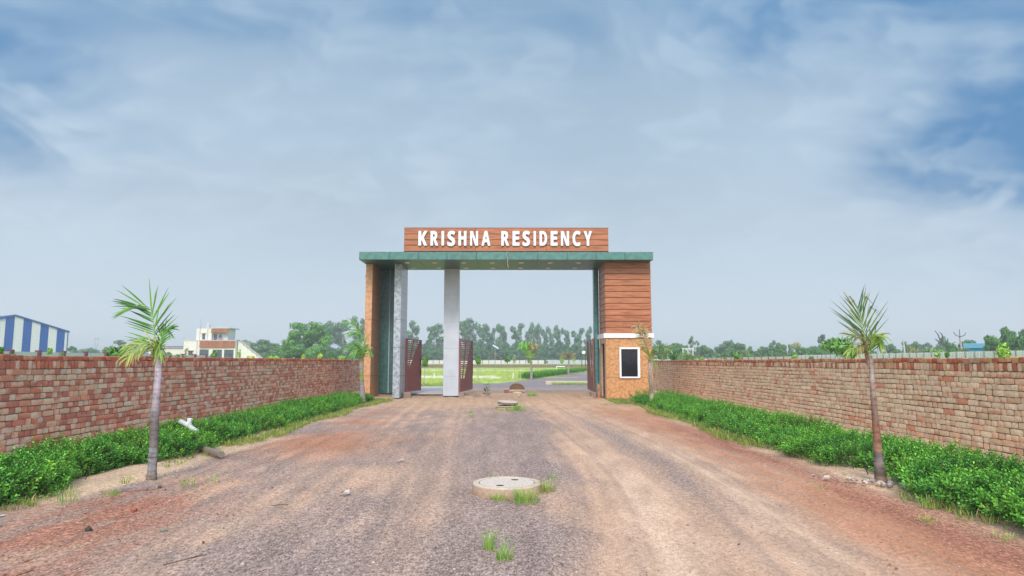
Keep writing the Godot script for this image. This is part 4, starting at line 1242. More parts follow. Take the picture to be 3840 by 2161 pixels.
func build_trees() -> void:
	var protos := {}
	var counts := {"eucalyptus": 4, "broad": 4, "sparse": 2, "umbrella": 1, "acacia": 1}
	for kind in counts:
		for tone in (3 if kind == "broad" else 1):
			var list := []
			for k in (counts[kind] if tone == 0 else 2): list.append(tree_proto(kind, tone))
			protos[kind + str(tone)] = list
	var names := {"eucalyptus": "eucalyptus_tree", "broad": "broadleaf_tree", "sparse": "sparse_tree", "umbrella": "tall_tree", "acacia": "acacia_tree"}
	var nominal := {"eucalyptus": 4.2, "broad": 5.6, "sparse": 5.0, "umbrella": 4.6, "acacia": 11.0}
	var rows := [
	["eucalyptus", -36.2, -250, 16.4, 4.8, 0, "lone eucalyptus whose airy top shows between the grey pillar and the white pillar"],
	["eucalyptus", -27.5, -250, 15.3, 7.2, 0, "broad eucalyptus just left of the white pillar, behind the left gate leaf"],
	["eucalyptus", -17.1, -250, 16, 4.3, 0, "eucalyptus rising directly behind the right edge of the white pillar"],
	["eucalyptus", -14.4, -258, 17.2, 8.5, 0, "tall wide eucalyptus above the middle gate leaf"],
	["eucalyptus", -9.6, -250, 15.1, 4.3, 0, "slim eucalyptus standing left of the solar street lamp"],
	["eucalyptus", -7.1, -262, 15.5, 4, 0, "slim eucalyptus directly behind the solar street lamp"],
	["eucalyptus", -3.1, -250, 15, 4.1, 0, "slim eucalyptus standing right of the solar street lamp"],
	["eucalyptus", -3.7, -262, 15.5, 3.5, 0, "eucalyptus with ragged crown left of the round green sapling"],
	["eucalyptus", 2.9, -250, 15.4, 4.4, 0, "full oval eucalyptus between the round sapling and the tilted palm"],
	["eucalyptus", 7.2, -262, 14.1, 2.3, 0, "thin eucalyptus above the crown of the bright green palm inside the gate"],
	["eucalyptus", 9, -250, 15.7, 2.5, 0, "tallest pointed eucalyptus just right of the palm inside the gate"],
	["eucalyptus", 11.5, -252, 15.1, 2.8, 0, "rounded eucalyptus touching the tallest pointed one"],
	["eucalyptus", 14.4, -262, 14.8, 2.2, 0, "thin gappy eucalyptus in the middle of the row seen through the gate"],
	["eucalyptus", 16.2, -250, 14.7, 2.8, 0, "eucalyptus with two stacked leaf masses in the row seen through the gate"],
	["eucalyptus", 18.7, -258, 13.9, 2.2, 0, "narrow eucalyptus left of the brown-topped palm inside the gate"],
	["eucalyptus", 21, -250, 13.4, 3.1, 0, "eucalyptus above the brown-topped palm inside the gate"],
	["eucalyptus", 25.4, -246, 13.4, 4.3, 0, "broad domed eucalyptus behind the water tank tower"],
	["eucalyptus", 30.3, -256, 14.3, 2, 0, "small-topped eucalyptus at the edge of the open right gate leaf"],
	["eucalyptus", -57.1, -250, 17.9, 4.8, 0, "hazy eucalyptus behind the small palm at the left gate pillar"],
	["eucalyptus", -59.3, -240, 15.5, 7.9, 0, "wide hazy eucalyptus left of the palm at the left gate pillar"],
	["eucalyptus", -63.9, -235, 15.4, 4.5, 0, "hazy eucalyptus peeping out at the right shoulder of the big round acacia"],
	["acacia", -37.9, -125, 9.1, 10.2, 0, "big round feathery acacia standing alone above the left brick wall"],
	["broad", -68.6, -190, 7.9, 7.2, 0, "dark hazy tree between the white house and the round acacia"],
	["broad", -72.4, -185, 7.6, 4.8, 0, "bushy tree rising behind the outdoor stair of the white house"],
	["broad", -73, -200, 8.2, 4.1, 0, "bushy tree right of the one behind the house stair"],
	["broad", -97.9, -150, 5.6, 1.9, 0, "grey-green tree at the right corner of the blue and white warehouse"],
	["broad", -213.2, -330, 8.9, 2.3, 0, "pale far tree second to the right of the warehouse"],
	["broad", -216.8, -340, 8.1, 5.5, 0, "low pale far clump left of the pylon"],
	["broad", -143.2, -230, 6.6, 3.2, 0, "hazy round tree below and left of the pylon"],
	["broad", -170.6, -280, 7.1, 2.6, 0, "hazy small tree right below the pylon"],
	["sparse", -116, -200, 7.9, 6.5, 0, "half-bare grey tree left of the near palm on the left"],
	["broad", 38.6, -170, 7.1, 3, 0, "hazy tree right beside the guard booth, left of the round bush"],
	["broad", 41.3, -165, 6.2, 4.7, 0, "spreading tree behind the round dark bush"],
	["sparse", 40.9, -150, 7, 2.2, 1, "tall loose tree with open branches right of the round bush"],
	["sparse", 43.8, -155, 6.4, 1.5, 1, "small loose tree leaning off the tall open-branched one"],
	["broad", 49.3, -170, 6, 2.8, 0, "dark round tree second right of the open-branched tree"],
	["broad", 51.1, -168, 5.7, 3.5, 0, "flat-topped wide green tree behind the far white fence"],
	["broad", 61.3, -190, 7.5, 4.7, 0, "high dark tree forming the left of the highest clump behind the fence"],
	["broad", 64.9, -195, 8, 1.9, 0, "narrow tree forming the peak of the highest clump behind the fence"],
	["broad", 61.7, -180, 6.9, 3.8, 0, "dense tree forming the right of the highest clump behind the fence"],
	["broad", 66.2, -185, 6.5, 2.3, 0, "small dark tree where the highest clump drops off"],
	["broad", 49.7, -140, 4, 2.3, 1, "lighter green tree low in front of the highest clump"],
	["broad", 64, -170, 5.5, 2.9, 0, "greyish tree just right of the dip in the tree line"],
	["eucalyptus", 74.7, -190, 7.2, 2.1, 0, "thin wispy tree left of three dark narrow ones"],
	["broad", 72.9, -180, 6.7, 2, 0, "dark narrow tree in a row of three, on the left"],
	["broad", 75, -182, 6.6, 1.3, 0, "dark narrow tree in a row of three, in the middle"],
	["broad", 75.3, -178, 6.9, 1.1, 0, "dark narrow tree next to the yellowish one"],
	["broad", 59.7, -150, 4.9, 3.8, 0, "leafy dark green tree low below the three narrow ones"],
	["broad", 65.1, -150, 5.9, 3.4, 2, "yellowish green rounded tree behind the far white fence"],
	["broad", 72.7, -160, 5.3, 3.2, 0, "dull green tree right of the yellowish tree"],
	["umbrella", 70.3, -150, 7.8, 1.7, 0, "tall thin tree with bare stem and tufted top left of the right palm"],
	["broad", 110.9, -230, 9.9, 3.4, 0, "pale hazy tree half behind the right palm"],
	["broad", 81.1, -140, 5.9, 2.5, 0, "tree just right of the right palm fronds"],
	["broad", 86.3, -145, 6.1, 1.9, 0, "taller tree second right of the right palm"],
	["broad", 91.1, -150, 6.1, 2.3, 0, "dark tree third right of the right palm"],
	["broad", 66.7, -110, 4.4, 2, 2, "grey-green low round tree before the third tree right of the right palm"],
	["broad", 135.7, -220, 7.7, 2.2, 0, "hazy low tree left of the cone-shaped one"],
	["broad", 125.6, -200, 8, 3.1, 0, "hazy cone-shaped tree midway between the right palm and the blue shed"],
	["broad", 103.2, -160, 6.5, 2.1, 0, "tree standing left of the spiky-topped tree near the bare one"],
	["eucalyptus", 107.9, -165, 7.5, 1.2, 0, "spiky-topped tree left of the leafless tree"],
	["broad", 99.1, -150, 6.2, 2.7, 0, "wide tree directly left of the leafless tree"],
	["broad", 103.2, -150, 6.7, 3.4, 0, "tree behind the concrete electricity pole and blue shed"],
	["broad", 98.5, -140, 5.7, 1.3, 0, "small tree above the blue shed roof"],
	["broad", 57.8, -90, 3.7, 3.1, 1, "bright green low spreading shrub above the white fence"],
	["broad", 63.3, -95, 4.2, 2.4, 0, "mid green shrub at the foot of the leafless tree"],
	["broad", 54.5, -75, 4.5, 1.8, 0, "dense dark tree just right of the blue shed"],
	["broad", 68.9, -92, 6.6, 1.9, 0, "dark left shoulder of the big tree at the right edge of the picture"],
	["broad", 61.9, -80, 6.4, 2.6, 0, "big tall green tree at the right edge of the picture"],
	]
	var at := {}
	for e in rows:
		var kind: String = e[0]
		var key := kind + str(e[5] if kind == "broad" else 0)
		var list: Array = protos[key]
		at[key] = at.get(key, -1) + 1
		var src: Node3D = list[at[key] % list.size()]
		var w: float = maxf(e[4] * 1.15, e[3] * 0.24) / nominal[kind]
		var o := dup(src, names[kind], Vector3(e[1], 0, e[2]), rf(0, TAU), Vector3(w, e[3] / 9.7, w), e[6], "")
		o.set_meta("category", "tree")
		if kind == "eucalyptus" and e[1] < 40: o.set_meta("group", "eucalyptus row behind the gate")
		elif kind != "acacia": o.set_meta("group", "trees on the far side of the walls")
	# understorey that reads as one mass
	var xf := []; var co := []
	var bush: Mesh = (protos["broad0"][0].get_node("crown") as MeshInstance3D).mesh
	for k in 130:
		var x := -95.0 + (k % 65) * 2.1
		var hh := rf(6.5, 10.0)
		xf.append(Transform3D(Basis(Vector3.UP, rf(0, TAU)).scaled(Vector3(0.95, hh / 10.0, 0.95)), Vector3(x + rf(-1, 1), -1.3 if k < 65 else -0.2, (-242.0 if k < 65 else -256.0) + rf(-4, 4))))
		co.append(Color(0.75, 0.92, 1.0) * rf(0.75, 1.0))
	for k in 60:
		var z := -112.0 - k * 2.2
		var hh := rf(3.2, 5.4)
		xf.append(Transform3D(Basis(Vector3.UP, rf(0, TAU)).scaled(Vector3(0.55, hh / 10.0, 0.55)), Vector3(50.5 + rf(0, 8) + (k % 7) * 1.2, -0.4, z)))
		co.append(Color(1, 1, 1) * rf(0.8, 1.15))
	for k in 40:
		var x := 58.0 + k * 2.1
		var hh := rf(4.0, 6.0)
		xf.append(Transform3D(Basis(Vector3.UP, rf(0, TAU)).scaled(Vector3(0.6, hh / 10.0, 0.6)), Vector3(x, -0.4, -150 + rf(-8, 8))))
		co.append(Color(1, 1, 1) * rf(0.8, 1.1))
	for k in 26:
		var x := 66.0 + k * 2.0
		xf.append(Transform3D(Basis(Vector3.UP, rf(0, TAU)).scaled(Vector3(0.5, rf(0.2, 0.34), 0.5)), Vector3(x, -0.3, -106 + rf(-4, 4))))
		co.append(Color(1, 1, 1) * rf(0.85, 1.15))
	for k in 60:
		var x := -290.0 + k * 5.0
		var hh := rf(5.5, 9.0)
		xf.append(Transform3D(Basis(Vector3.UP, rf(0, TAU)).scaled(Vector3(1.3, hh / 10.0, 1.3)), Vector3(x, -0.6, -330 + rf(-20, 20))))
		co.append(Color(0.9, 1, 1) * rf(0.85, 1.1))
	for k in 26:
		var x := -74.0 + k * 1.9
		xf.append(Transform3D(Basis(Vector3.UP, rf(0, TAU)).scaled(Vector3(0.6, rf(0.28, 0.5), 0.6)), Vector3(x, -0.4, -150 + rf(-8, 8))))
		co.append(Color(0.95, 1, 1) * rf(0.85, 1.1))
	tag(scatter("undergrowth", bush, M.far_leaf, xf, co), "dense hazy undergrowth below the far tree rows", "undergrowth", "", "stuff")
	for key in protos:
		for p in protos[key]: p.free()

# ------------------------------------------------------------------ hedges and grass
func sprig() -> MB:
	var b := MB.new()
	b.tint = rgb(96, 110, 60)
	b.tube([Vector3(0, 0, 0), Vector3(0.006, 0.07, 0), Vector3(0, 0.14, 0.004)], [0.003, 0.0022, 0.001], 3, [], false)
	for k in 12:
		var y := 0.02 + k * 0.0112
		var a := k * 2.4
		var out := Vector3(cos(a), 0, sin(a))
		var rise := lerpf(0.25, 1.1, k / 11.0)
		var dir := (out + Vector3(0, rise, 0)).normalized()
		var L := rf(0.033, 0.047) * (1.0 if k < 9 else 0.8)
		var side := Vector3(-out.z, 0, out.x) * L * 0.22
		var p0 := Vector3(0, y, 0)
		var p1 := p0 + dir * L * 0.55 + Vector3(0, 0.004, 0)
		var p2 := p0 + dir * L + Vector3(0, -0.006, 0)
		var up := side.cross(dir).normalized()
		if up.y < 0:
			up = -up; side = -side
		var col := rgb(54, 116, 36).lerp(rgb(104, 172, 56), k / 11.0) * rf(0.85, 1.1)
		var i := b.vert(p0, up, col)
		b.vert(p1 + side - up * 0.002, (up + side.normalized() * 0.35).normalized(), col); b.vert(p2, up, col * 1.08); b.vert(p1 - side - up * 0.002, (up - side.normalized() * 0.35).normalized(), col)
		b.face(i, i + 1, i + 2); b.face(i, i + 2, i + 3)
	return b

func blade_tuft(n: int, h: float, spread: float, dry: float) -> MB:
	var b := MB.new()
	for k in n:
		var a := rf(0, TAU)
		var q := sqrt(rng.randf()) * spread
		var p := Vector3(cos(a) * q, 0, sin(a) * q)
		var d := Vector3(cos(a + rf(-0.8, 0.8)), 0, sin(a + rf(-0.8, 0.8)))
		var hh := h * rf(0.45, 1.1)
		var lean := rf(0.1, 0.75)
		var w := Vector3(-d.z, 0, d.x) * rf(0.0022, 0.0042) * (1.0 + h * 2.0)
		var col := rgb(98, 156, 54).lerp(rgb(164, 204, 92), rng.randf())
		if rng.randf() < dry: col = rgb(186, 170, 110)
		var last := -1
		for s in 4:
			var t := s / 3.0
			var c := p + d * hh * lean * t * t + Vector3(0, hh * (t - 0.28 * lean * t * t), 0)
			var ww := w * (1.0 - t * 0.92)
			var nn := (d * (0.35 * t - 1.0) + Vector3.UP * (lean * 1.5 * t + 0.1)).normalized()
			var i := b.vert(c - ww, nn, col * (0.8 + 0.25 * t)); b.vert(c + ww, nn, col * (0.8 + 0.25 * t))
			if last >= 0: b.face(last, last + 1, i + 1); b.face(last, i + 1, i)
			last = i
	return b

func build_hedges() -> void:
	var sp := []
	for k in 3: sp.append(sprig().mesh())
	hedge("hedge", "dense bright green hedge along the foot of the left red brick wall", -5.5, -4.2, -24.6, 0.62, 0.30, sp, -1)
	hedge("hedge", "dense bright green hedge along the foot of the right buff brick wall", 5.15, -4.2, -24.0, 0.78, 0.29, sp, 1)
	# fringe of grass along both hedges, and grass in the field
	var xf := []; var co := []
	var tuft := blade_tuft(14, 0.10, 0.05, 0.12).mesh()
	for k in 3000:
		var sd := -1.0 if rng.randf() < 0.5 else 1.0
		var z := -4.5 - 20.5 * pow(rng.randf(), 1.2)
		var x := (-4.72 + 0.12 * sin(z * 1.3)) if sd < 0 else 4.28 + 0.12 * sin(z * 1.1)
		x -= sd * pow(rng.randf(), 1.8) * (0.34 if z < -10 else 0.24) - sd * 0.1
		if absf(z + 8.4) < 0.9 and rng.randf() < 0.8: continue
		if z > -11.5 and rng.randf() < 0.85: continue
		var s := rf(0.6, 1.5)
		xf.append(Transform3D(Basis(Vector3.UP, rf(0, TAU)).scaled(Vector3(s, s, s)), Vector3(x, 0.03, z)))
		co.append(Color(0.95, 0.88, 0.75).lerp(Color(1.2, 0.95, 0.95), rng.randf()) * rf(0.6, 1.1))
	for k in 420:          # corners by the gate
		var sd := -1.0 if rng.randf() < 0.4 else 1.0
		var x := (-5.2 + rf(-0.3, 0.9)) if sd < 0 else 4.5 + rf(-0.9, 0.8)
		xf.append(Transform3D(Basis(Vector3.UP, rf(0, TAU)).scaled(Vector3.ONE * rf(0.6, 1.5)), Vector3(x, 0.03, (-24.3 + rf(-1.0, 0.8)) if sd < 0 else -23.9 + rf(-1.2, 1.4))))
		co.append(Color(0.95, 0.85, 0.75) * rf(0.6, 1.1))
	tag(scatter("grass_fringe", tuft, M.leaf, xf, co), "short grass fringe between the hedges and the road", "grass", "", "stuff")
	var fx := []; var fc := []
	var ft := blade_tuft(22, 0.18, 0.16, 0.2).mesh()
	for k in 3600:
		var t := pow(rng.randf(), 1.3)
		var z := -42.5 - t * 78.0
		var x := rf(-0.135, 0.09) * -z * 1.4
		if z < -43.0 and z > -128.0:
			var lx := lerpf(-0.8, 20.0, (z + 43.5) / -84.5)
			if x > lx - 0.6 and x < lx + 9.0: continue
		if z > -48.5 and x > -3.5: continue
		var s := rf(0.6, 1.3) * (1.0 + t)
		fx.append(Transform3D(Basis(Vector3.UP, rf(0, TAU)).scaled(Vector3(s, s * 0.8, s)), Vector3(x, 0.04, z)))
		fc.append(Color(1.5, 1.3, 1.4).lerp(Color(2.2, 1.45, 1.9), rng.randf()) * rf(0.85, 1.1))
	for k in 500:         # strips beside the lane and round the little island
		var isl := rng.randf() < 0.5
		var x := rf(2.7, 6.5) if isl else rf(-6.0, -2.8)
		var z := rf(-40.6, -41.6) if isl else rf(-37.4, -39.2)
		fx.append(Transform3D(Basis(Vector3.UP, rf(0, TAU)).scaled(Vector3.ONE * rf(0.5, 1.1)), Vector3(x, 0.07, z)))
		fc.append(Color(1.2, 1.15, 0.85) * rf(0.85, 1.1))
	tag(scatter("meadow_grass", ft, M.leaf, fx, fc), "tufted meadow grass behind the gate and along the lane", "grass", "", "stuff")
	# hedge strip along the lane inside the gate
	var hx := []; var hc := []
	for k in 3200:
		var t := rng.randf()
		var z := lerpf(-54.0, -98.0, t)
		var x := lerpf(1.9, 11.4, t) - rf(-0.1, 1.2)
		hx.append(Transform3D(Basis(Vector3(1, 0, 0), rf(-0.5, 0.5)) * Basis(Vector3.UP, rf(0, TAU)).scaled(Vector3.ONE * rf(1.8, 2.8)), Vector3(x, rf(0.02, 0.32), z)))
		hc.append(Color(1.15, 1.15, 0.9) * rf(0.85, 1.2))
	var lh := thing("hedge", "low bright green hedge strip edging the lane inside the gate", "hedge")
	scatter("foliage", sp[0], M.leaf, hx, hc, lh)

func hedge(called: String, label: String, cx: float, z0: float, z1: float, half: float, high: float, sp: Array, side: int) -> void:
	var t := thing(called, label, "hedge", Vector3(cx, 0, (z0 + z1) / 2))
	var zc := (z0 + z1) / 2
	var lump := noise(500 + side, 0.42, 3)
	# twiggy core that keeps the inside dark and dense
	var core := MB.new()
	var stems := MB.new(); stems.tint = rgb(70, 58, 44)
	var z := z0
	while z > z1:
		var hh := high * (1.0 + 0.35 * lump.get_noise_1d(z * 2.0))
		for k in 5:
			var x := rf(-half, half) * 0.75
			stems.tube([Vector3(x, 0, z - zc + rf(-0.1, 0.1)), Vector3(x + rf(-0.08, 0.08), hh * 0.85, z - zc + rf(-0.12, 0.12))], [0.006, 0.003], 3, [], false)
		z -= 0.13
	var s := put("stems", stems, M.bark, t)
	tag(s, "", "", "", "stuff")
	var sets := [[], [], []]; var cols := [[], [], []]
	var n := 19000
	for i in n:
		var q := pow(rng.randf(), 1.35)
		var zz := lerpf(z0, z1, q)
		var w := half * (1.0 + 0.38 * lump.get_noise_1d(zz * 3.0 + 70.0))
		var hh := high * (1.0 + 0.75 * lump.get_noise_1d(zz * 3.4) + 0.25 * lump.get_noise_1d(zz * 11.0))
		var a := rf(-0.12, PI + 0.12)
		var r := 1.0 - 0.42 * pow(rng.randf(), 1.5)
		var hx := cos(a); var hy := maxf(sin(a), 0.0)
		hx = signf(hx) * pow(absf(hx), 0.72); hy = pow(hy, 0.62)
		var out := Vector3(cos(a), maxf(sin(a), 0.12), rf(-0.45, 0.45)).normalized()
		# the front edge falls back round the near palm
		if hx * -side > 0.0: w -= 0.42 * exp(-pow((zz + 8.5) / 0.75, 2.0))
		var p := Vector3(hx * w * r, 0.03 + (hh - 0.10) * hy * r, zz - zc + rf(-0.05, 0.05))
		var up := (out * rf(0.5, 1.1) + Vector3(rf(-0.5, 0.5), rf(0.4, 1.2), rf(-0.5, 0.5))).normalized()
		var sd := up.cross(Vector3(rf(-1, 1), 0.1, rf(-1, 1))).normalized()
		var sc := rf(0.75, 1.25) * (1.5 if rng.randf() < 0.02 else 1.0)
		var b := Basis(sd, up, sd.cross(up)).scaled(Vector3.ONE * sc)
		var k := rng.randi() % 3
		sets[k].append(Transform3D(b, p))
		var patch := 0.5 + 0.9 * lump.get_noise_2d(zz * 2.2, p.x * 2.0 + 33.0)
		var col := Color(0.66, 0.82, 0.86).lerp(Color(1.32, 1.14, 0.9), clampf(patch, 0, 1)) * rf(0.72, 1.2)
		if rng.randf() < 0.012: col = Color(2.2, 1.6, 0.8)
		elif rng.randf() < 0.02: col = Color(1.9, 0.75, 0.8) * rf(0.6, 1.0)
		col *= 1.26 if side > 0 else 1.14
		cols[k].append(col)
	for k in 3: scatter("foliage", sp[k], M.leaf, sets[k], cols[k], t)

# ------------------------------------------------------------------ palms
func sample_curve(pts: Array, n: int) -> Array:
	var c := Curve3D.new()
	for i in pts.size():
		var t: Vector3 = (pts[mini(i + 1, pts.size() - 1)] - pts[maxi(i - 1, 0)]) / 6.0
		c.add_point(pts[i], -t, t)
	var L := c.get_baked_length()
	var out := []
	for i in n: out.append(c.sample_baked(L * i / float(n - 1), true))
	return out

func leaflet(b: MB, p: Vector3, dir: Vector3, nrm: Vector3, L: float, w: float, droop: float, kink: float, c0: Color, c1: Color) -> void:
	# a narrow folded blade that arches over and may be kinked by the wind
	var side := dir.cross(nrm).normalized()
	var pts := []
	var q := p
	var d := dir
	for s in 6:
		pts.append(q)
		q += d * L / 5.0
		d = (d + Vector3(0, -droop * (0.25 + 0.35 * s), 0)).normalized()
		if s == 2 and kink > 0.0: d = (d + Vector3(0, -kink, 0)).normalized()
	var prof := [0.45, 0.95, 1.0, 0.8, 0.5, 0.04]
	var up := side.cross(dir).normalized()
	var first := b.v.size()
	for s in 6:
		var k := c0.lerp(c1, s / 5.0)
		var ww: float = w * prof[s]
		b.vert(pts[s] - side * ww, (up - side * 0.45).normalized(), k * 0.94)
		b.vert(pts[s] + up * ww * 0.35, up, k * 1.05)
		b.vert(pts[s] + side * ww, (up + side * 0.45).normalized(), k)
	for s in 5:
		var i := first + s * 3
		for h in 2:
			b.face(i + h, i + h + 1, i + h + 4); b.face(i + h, i + h + 4, i + h + 3)

# o: L leaflet length, n per side, a0..a1 angle to the rachis in degrees, droop, kink chance, cols, w width, each = leaflets as sub-parts
func frond(palm: Node3D, pts: Array, o: Dictionary) -> void:
	var n: int = o.get("n", 20)
	var line := sample_curve(pts, n + 1)
	var body := MB.new()
	var radii := []
	for i in n + 1: radii.append(lerpf(o.get("r", 0.008), 0.0015, i / float(n)))
	body.tint = o.get("stem", rgb(150, 168, 96))
	body.tube(line, radii, 5)
	var face_dir: Vector3 = o.get("plane", Vector3(0, 0, 1))
	var holder: Node3D = null
	if o.get("each", false): holder = put("frond", body, M.leaf, palm)
	var cols: Array = o.get("cols", [rgb(84, 140, 44), rgb(130, 180, 70), rgb(70, 122, 44)])
	for i in range(int(n * o.get("from", 0.12)), n):
		var t := i / float(n)
		var tan: Vector3 = (line[i + 1] - line[i]).normalized()
		for sd in o.get("sides", [-1.0, 1.0]):
			if rng.randf() < (o.get("gap_right", 0.05) if sd > 0 else o.get("gaps", 0.05)): continue
			var pn := (face_dir + Vector3(rf(-0.35, 0.35), rf(-0.2, 0.2), rf(-0.2, 0.2))).normalized()
			var side: Vector3 = tan.cross(pn).normalized() * sd
			var ang := deg_to_rad(lerpf(o.get("a0", 62.0), o.get("a1", 18.0), t) + rf(-7, 7))
			var dir: Vector3 = (tan * cos(ang) + side * sin(ang) + pn * rf(-0.12, 0.25) + o.get("wind", Vector3.ZERO)).normalized()
			var L: float = o.get("L", 0.35) * (0.55 + 0.75 * sin(PI * clampf(0.18 + t * 0.75, 0, 1))) * rf(0.8, 1.12)
			var c0: Color = cols[rng.randi() % cols.size()]
			var c1: Color = c0 * 0.85
			if rng.randf() < o.get("dry", 0.08): c1 = rgb(196, 176, 110)
			var b := MB.new() if holder else body
			var start: Vector3 = line[i]
			leaflet(b, Vector3.ZERO if holder else start, dir, pn, L, o.get("w", 0.011) * rf(0.75, 1.2), o.get("droop", 0.12), (o.get("kink_by", 0.8) if rng.randf() < o.get("kink", 0.1) else 0.0), c0, c1)
			if holder: put("leaflet", b, M.leaf, holder, start)
	if not holder: put("frond", body, M.leaf, palm)

func palm_trunk(p: Node3D, prof: Array, cols: Array, called := "trunk") -> void:
	# prof: [x, y, z, radius]; subdivided so that rings and streaks show
	var b := MB.new()
	var pts := []; var rr := []; var cc := []
	for e in prof:
		pts.append(Vector3(e[0], e[1], e[2])); rr.append(e[3])
	var P := []; var R := []
	for i in prof.size() - 1:
		var steps := maxi(2, int((pts[i + 1].y - pts[i].y) / 0.04))
		for s in steps:
			var t := s / float(steps)
			P.append(pts[i].lerp(pts[i + 1], t)); R.append(lerpf(rr[i], rr[i + 1], t) * (1.0 + rf(-0.012, 0.012)))
			var h := i + t
			var c: Color = (cols[i] as Color).lerp(cols[i + 1], smoothstep(0.0, 1.0, t))
			cc.append(c * rf(0.92, 1.06))
	P.append(pts[-1]); R.append(rr[-1]); cc.append(cols[-1])
	var first := b.v.size()
	b.tube(P, R, 14, cc)
	# lengthwise streaks
	var streak := []
	for k in 14: streak.append(rf(0.72, 1.12))
	for i in P.size():
		for k in 14:
			var q := first + i * 14 + k
			b.c[q] = b.c[q] * lerpf(1.0, streak[k], 0.75)
	put(called, b, M.bark, p)

func palm_L(cx: float, cy: float, dz := 0.0) -> Vector3:
	return Vector3((cx - 699) * 0.000818 - 0.016, 1.535 + (1165 - cy) * 0.000818, dz)

func palm_R(cx: float, cy: float, dz := 0.0) -> Vector3:
	return Vector3((cx - 723) * 0.000743 - 0.036, 1.498 + (1281 - cy) * 0.000743, dz)

func build_palms() -> void:
	var green := [rgb(74, 134, 40), rgb(112, 168, 54), rgb(92, 150, 50), rgb(62, 112, 44)]
	var dull := [rgb(70, 108, 58), rgb(92, 128, 62), rgb(60, 98, 62), rgb(116, 140, 60)]
	var yellow := [rgb(130, 164, 56), rgb(158, 176, 78), rgb(104, 148, 50)]
	var dry := [rgb(150, 128, 98), rgb(172, 152, 118), rgb(120, 100, 78)]
	var grp := "young royal palms along the forecourt"
	# left, near
	var p := thing("palm_tree", "young palm with lush bright green fronds in front of the left red wall", "palm", Vector3(-4.42, 0, -8.47), grp)
	palm_trunk(p, [[0, -0.03, 0, 0.066], [0, 0.07, 0, 0.060], [0.001, 0.075, 0, 0.054], [0.002, 0.265, 0, 0.052], [0.002, 0.272, 0, 0.056], [0.002, 0.285, 0, 0.051], [0.004, 0.40, 0, 0.048]], [rgb(126, 110, 96), rgb(150, 138, 128), rgb(142, 140, 142), rgb(150, 149, 152), rgb(96, 80, 72), rgb(150, 149, 152), rgb(146, 145, 150)])
	palm_trunk(p, [[0.004, 0.395, 0, 0.0495], [0.005, 0.41, 0, 0.051], [-0.002, 0.66, 0, 0.053], [-0.006, 0.72, 0, 0.052], [0.002, 0.95, 0, 0.047], [0.01, 1.2, 0, 0.043], [0.004, 1.42, 0, 0.036], [-0.012, 1.56, 0, 0.024]], [rgb(104, 82, 74), rgb(134, 124, 122), rgb(120, 110, 110), rgb(140, 130, 132), rgb(176, 164, 172), rgb(204, 192, 206), rgb(210, 198, 212), rgb(170, 150, 130)], "leaf_sheath")
	var cs := MB.new(); cs.tint = rgb(122, 112, 70)
	cs.tube([Vector3(-0.02, 1.44, 0), Vector3(-0.04, 1.56, 0), Vector3(-0.035, 1.70, 0)], [0.038, 0.036, 0.018], 9, [rgb(130, 116, 92), rgb(126, 124, 66), rgb(110, 140, 60)])
	put("crown_shaft", cs, M.bark, p)
	frond(p, [palm_L(660, 1120), palm_L(645, 900), palm_L(612, 680), palm_L(570, 500), palm_L(500, 410, 0.03), palm_L(400, 388, 0.06), palm_L(280, 425, 0.1)], {"L": 0.33, "n": 30, "a0": 70.0, "a1": 30.0, "droop": 0.03, "w": 0.011, "wind": Vector3(-0.28, 0.04, 0), "gap_right": 0.4, "gaps": 0.14, "cols": green, "each": true, "r": 0.009, "kink": 0.0, "dry": 0.02})
	frond(p, [palm_L(690, 1100), palm_L(712, 950, -0.03), palm_L(735, 830, -0.05), palm_L(775, 760, -0.07), palm_L(815, 790, -0.08)], {"L": 0.17, "n": 16, "a0": 45.0, "a1": 25.0, "droop": 0.16, "w": 0.012, "cols": green, "each": true, "plane": Vector3(-0.3, 0.3, 0.9)})
	frond(p, [palm_L(665, 1120), palm_L(600, 1010, 0.06), palm_L(500, 985, 0.12), palm_L(390, 1040, 0.17), palm_L(300, 1110, 0.2)], {"L": 0.17, "n": 18, "a0": 60.0, "a1": 20.0, "droop": 0.3, "w": 0.009, "cols": green + yellow, "each": true, "plane": Vector3(0, 0.7, 0.7), "dry": 0.3})
	frond(p, [palm_L(675, 1110), palm_L(640, 1000, 0.1), palm_L(560, 1010, 0.17), palm_L(470, 1120, 0.22), palm_L(400, 1230, 0.24)], {"L": 0.2, "n": 16, "a0": 60.0, "a1": 15.0, "droop": 0.4, "w": 0.009, "cols": yellow, "each": true, "plane": Vector3(0.2, 0.6, 0.7), "dry": 0.6})
	frond(p, [palm_L(705, 1110), palm_L(745, 1020, 0.05), palm_L(775, 1050, 0.08), palm_L(790, 1180, 0.09)], {"L": 0.17, "n": 10, "a0": 50.0, "a1": 15.0, "droop": 0.35, "w": 0.009, "cols": yellow + green, "each": true, "dry": 0.4})
	# right, near
	var q := thing("palm_tree", "young palm with thin upright dark fronds before the right buff wall", "palm", Vector3(4.45, 0, -8.16), grp)
	palm_trunk(q, [[0.012, -0.04, 0, 0.086], [0.006, 0.05, 0, 0.072], [0.004, 0.055, 0, 0.069], [0, 0.13, 0, 0.062], [-0.003, 0.23, 0, 0.058], [-0.003, 0.238, 0, 0.061], [-0.004, 0.25, 0, 0.054], [-0.008, 0.37, 0, 0.048]], [rgb(128, 104, 82), rgb(146, 124, 106), rgb(150, 128, 110), rgb(96, 82, 76), rgb(140, 128, 124), rgb(160, 146, 136), rgb(140, 128, 126), rgb(108, 100, 104)])
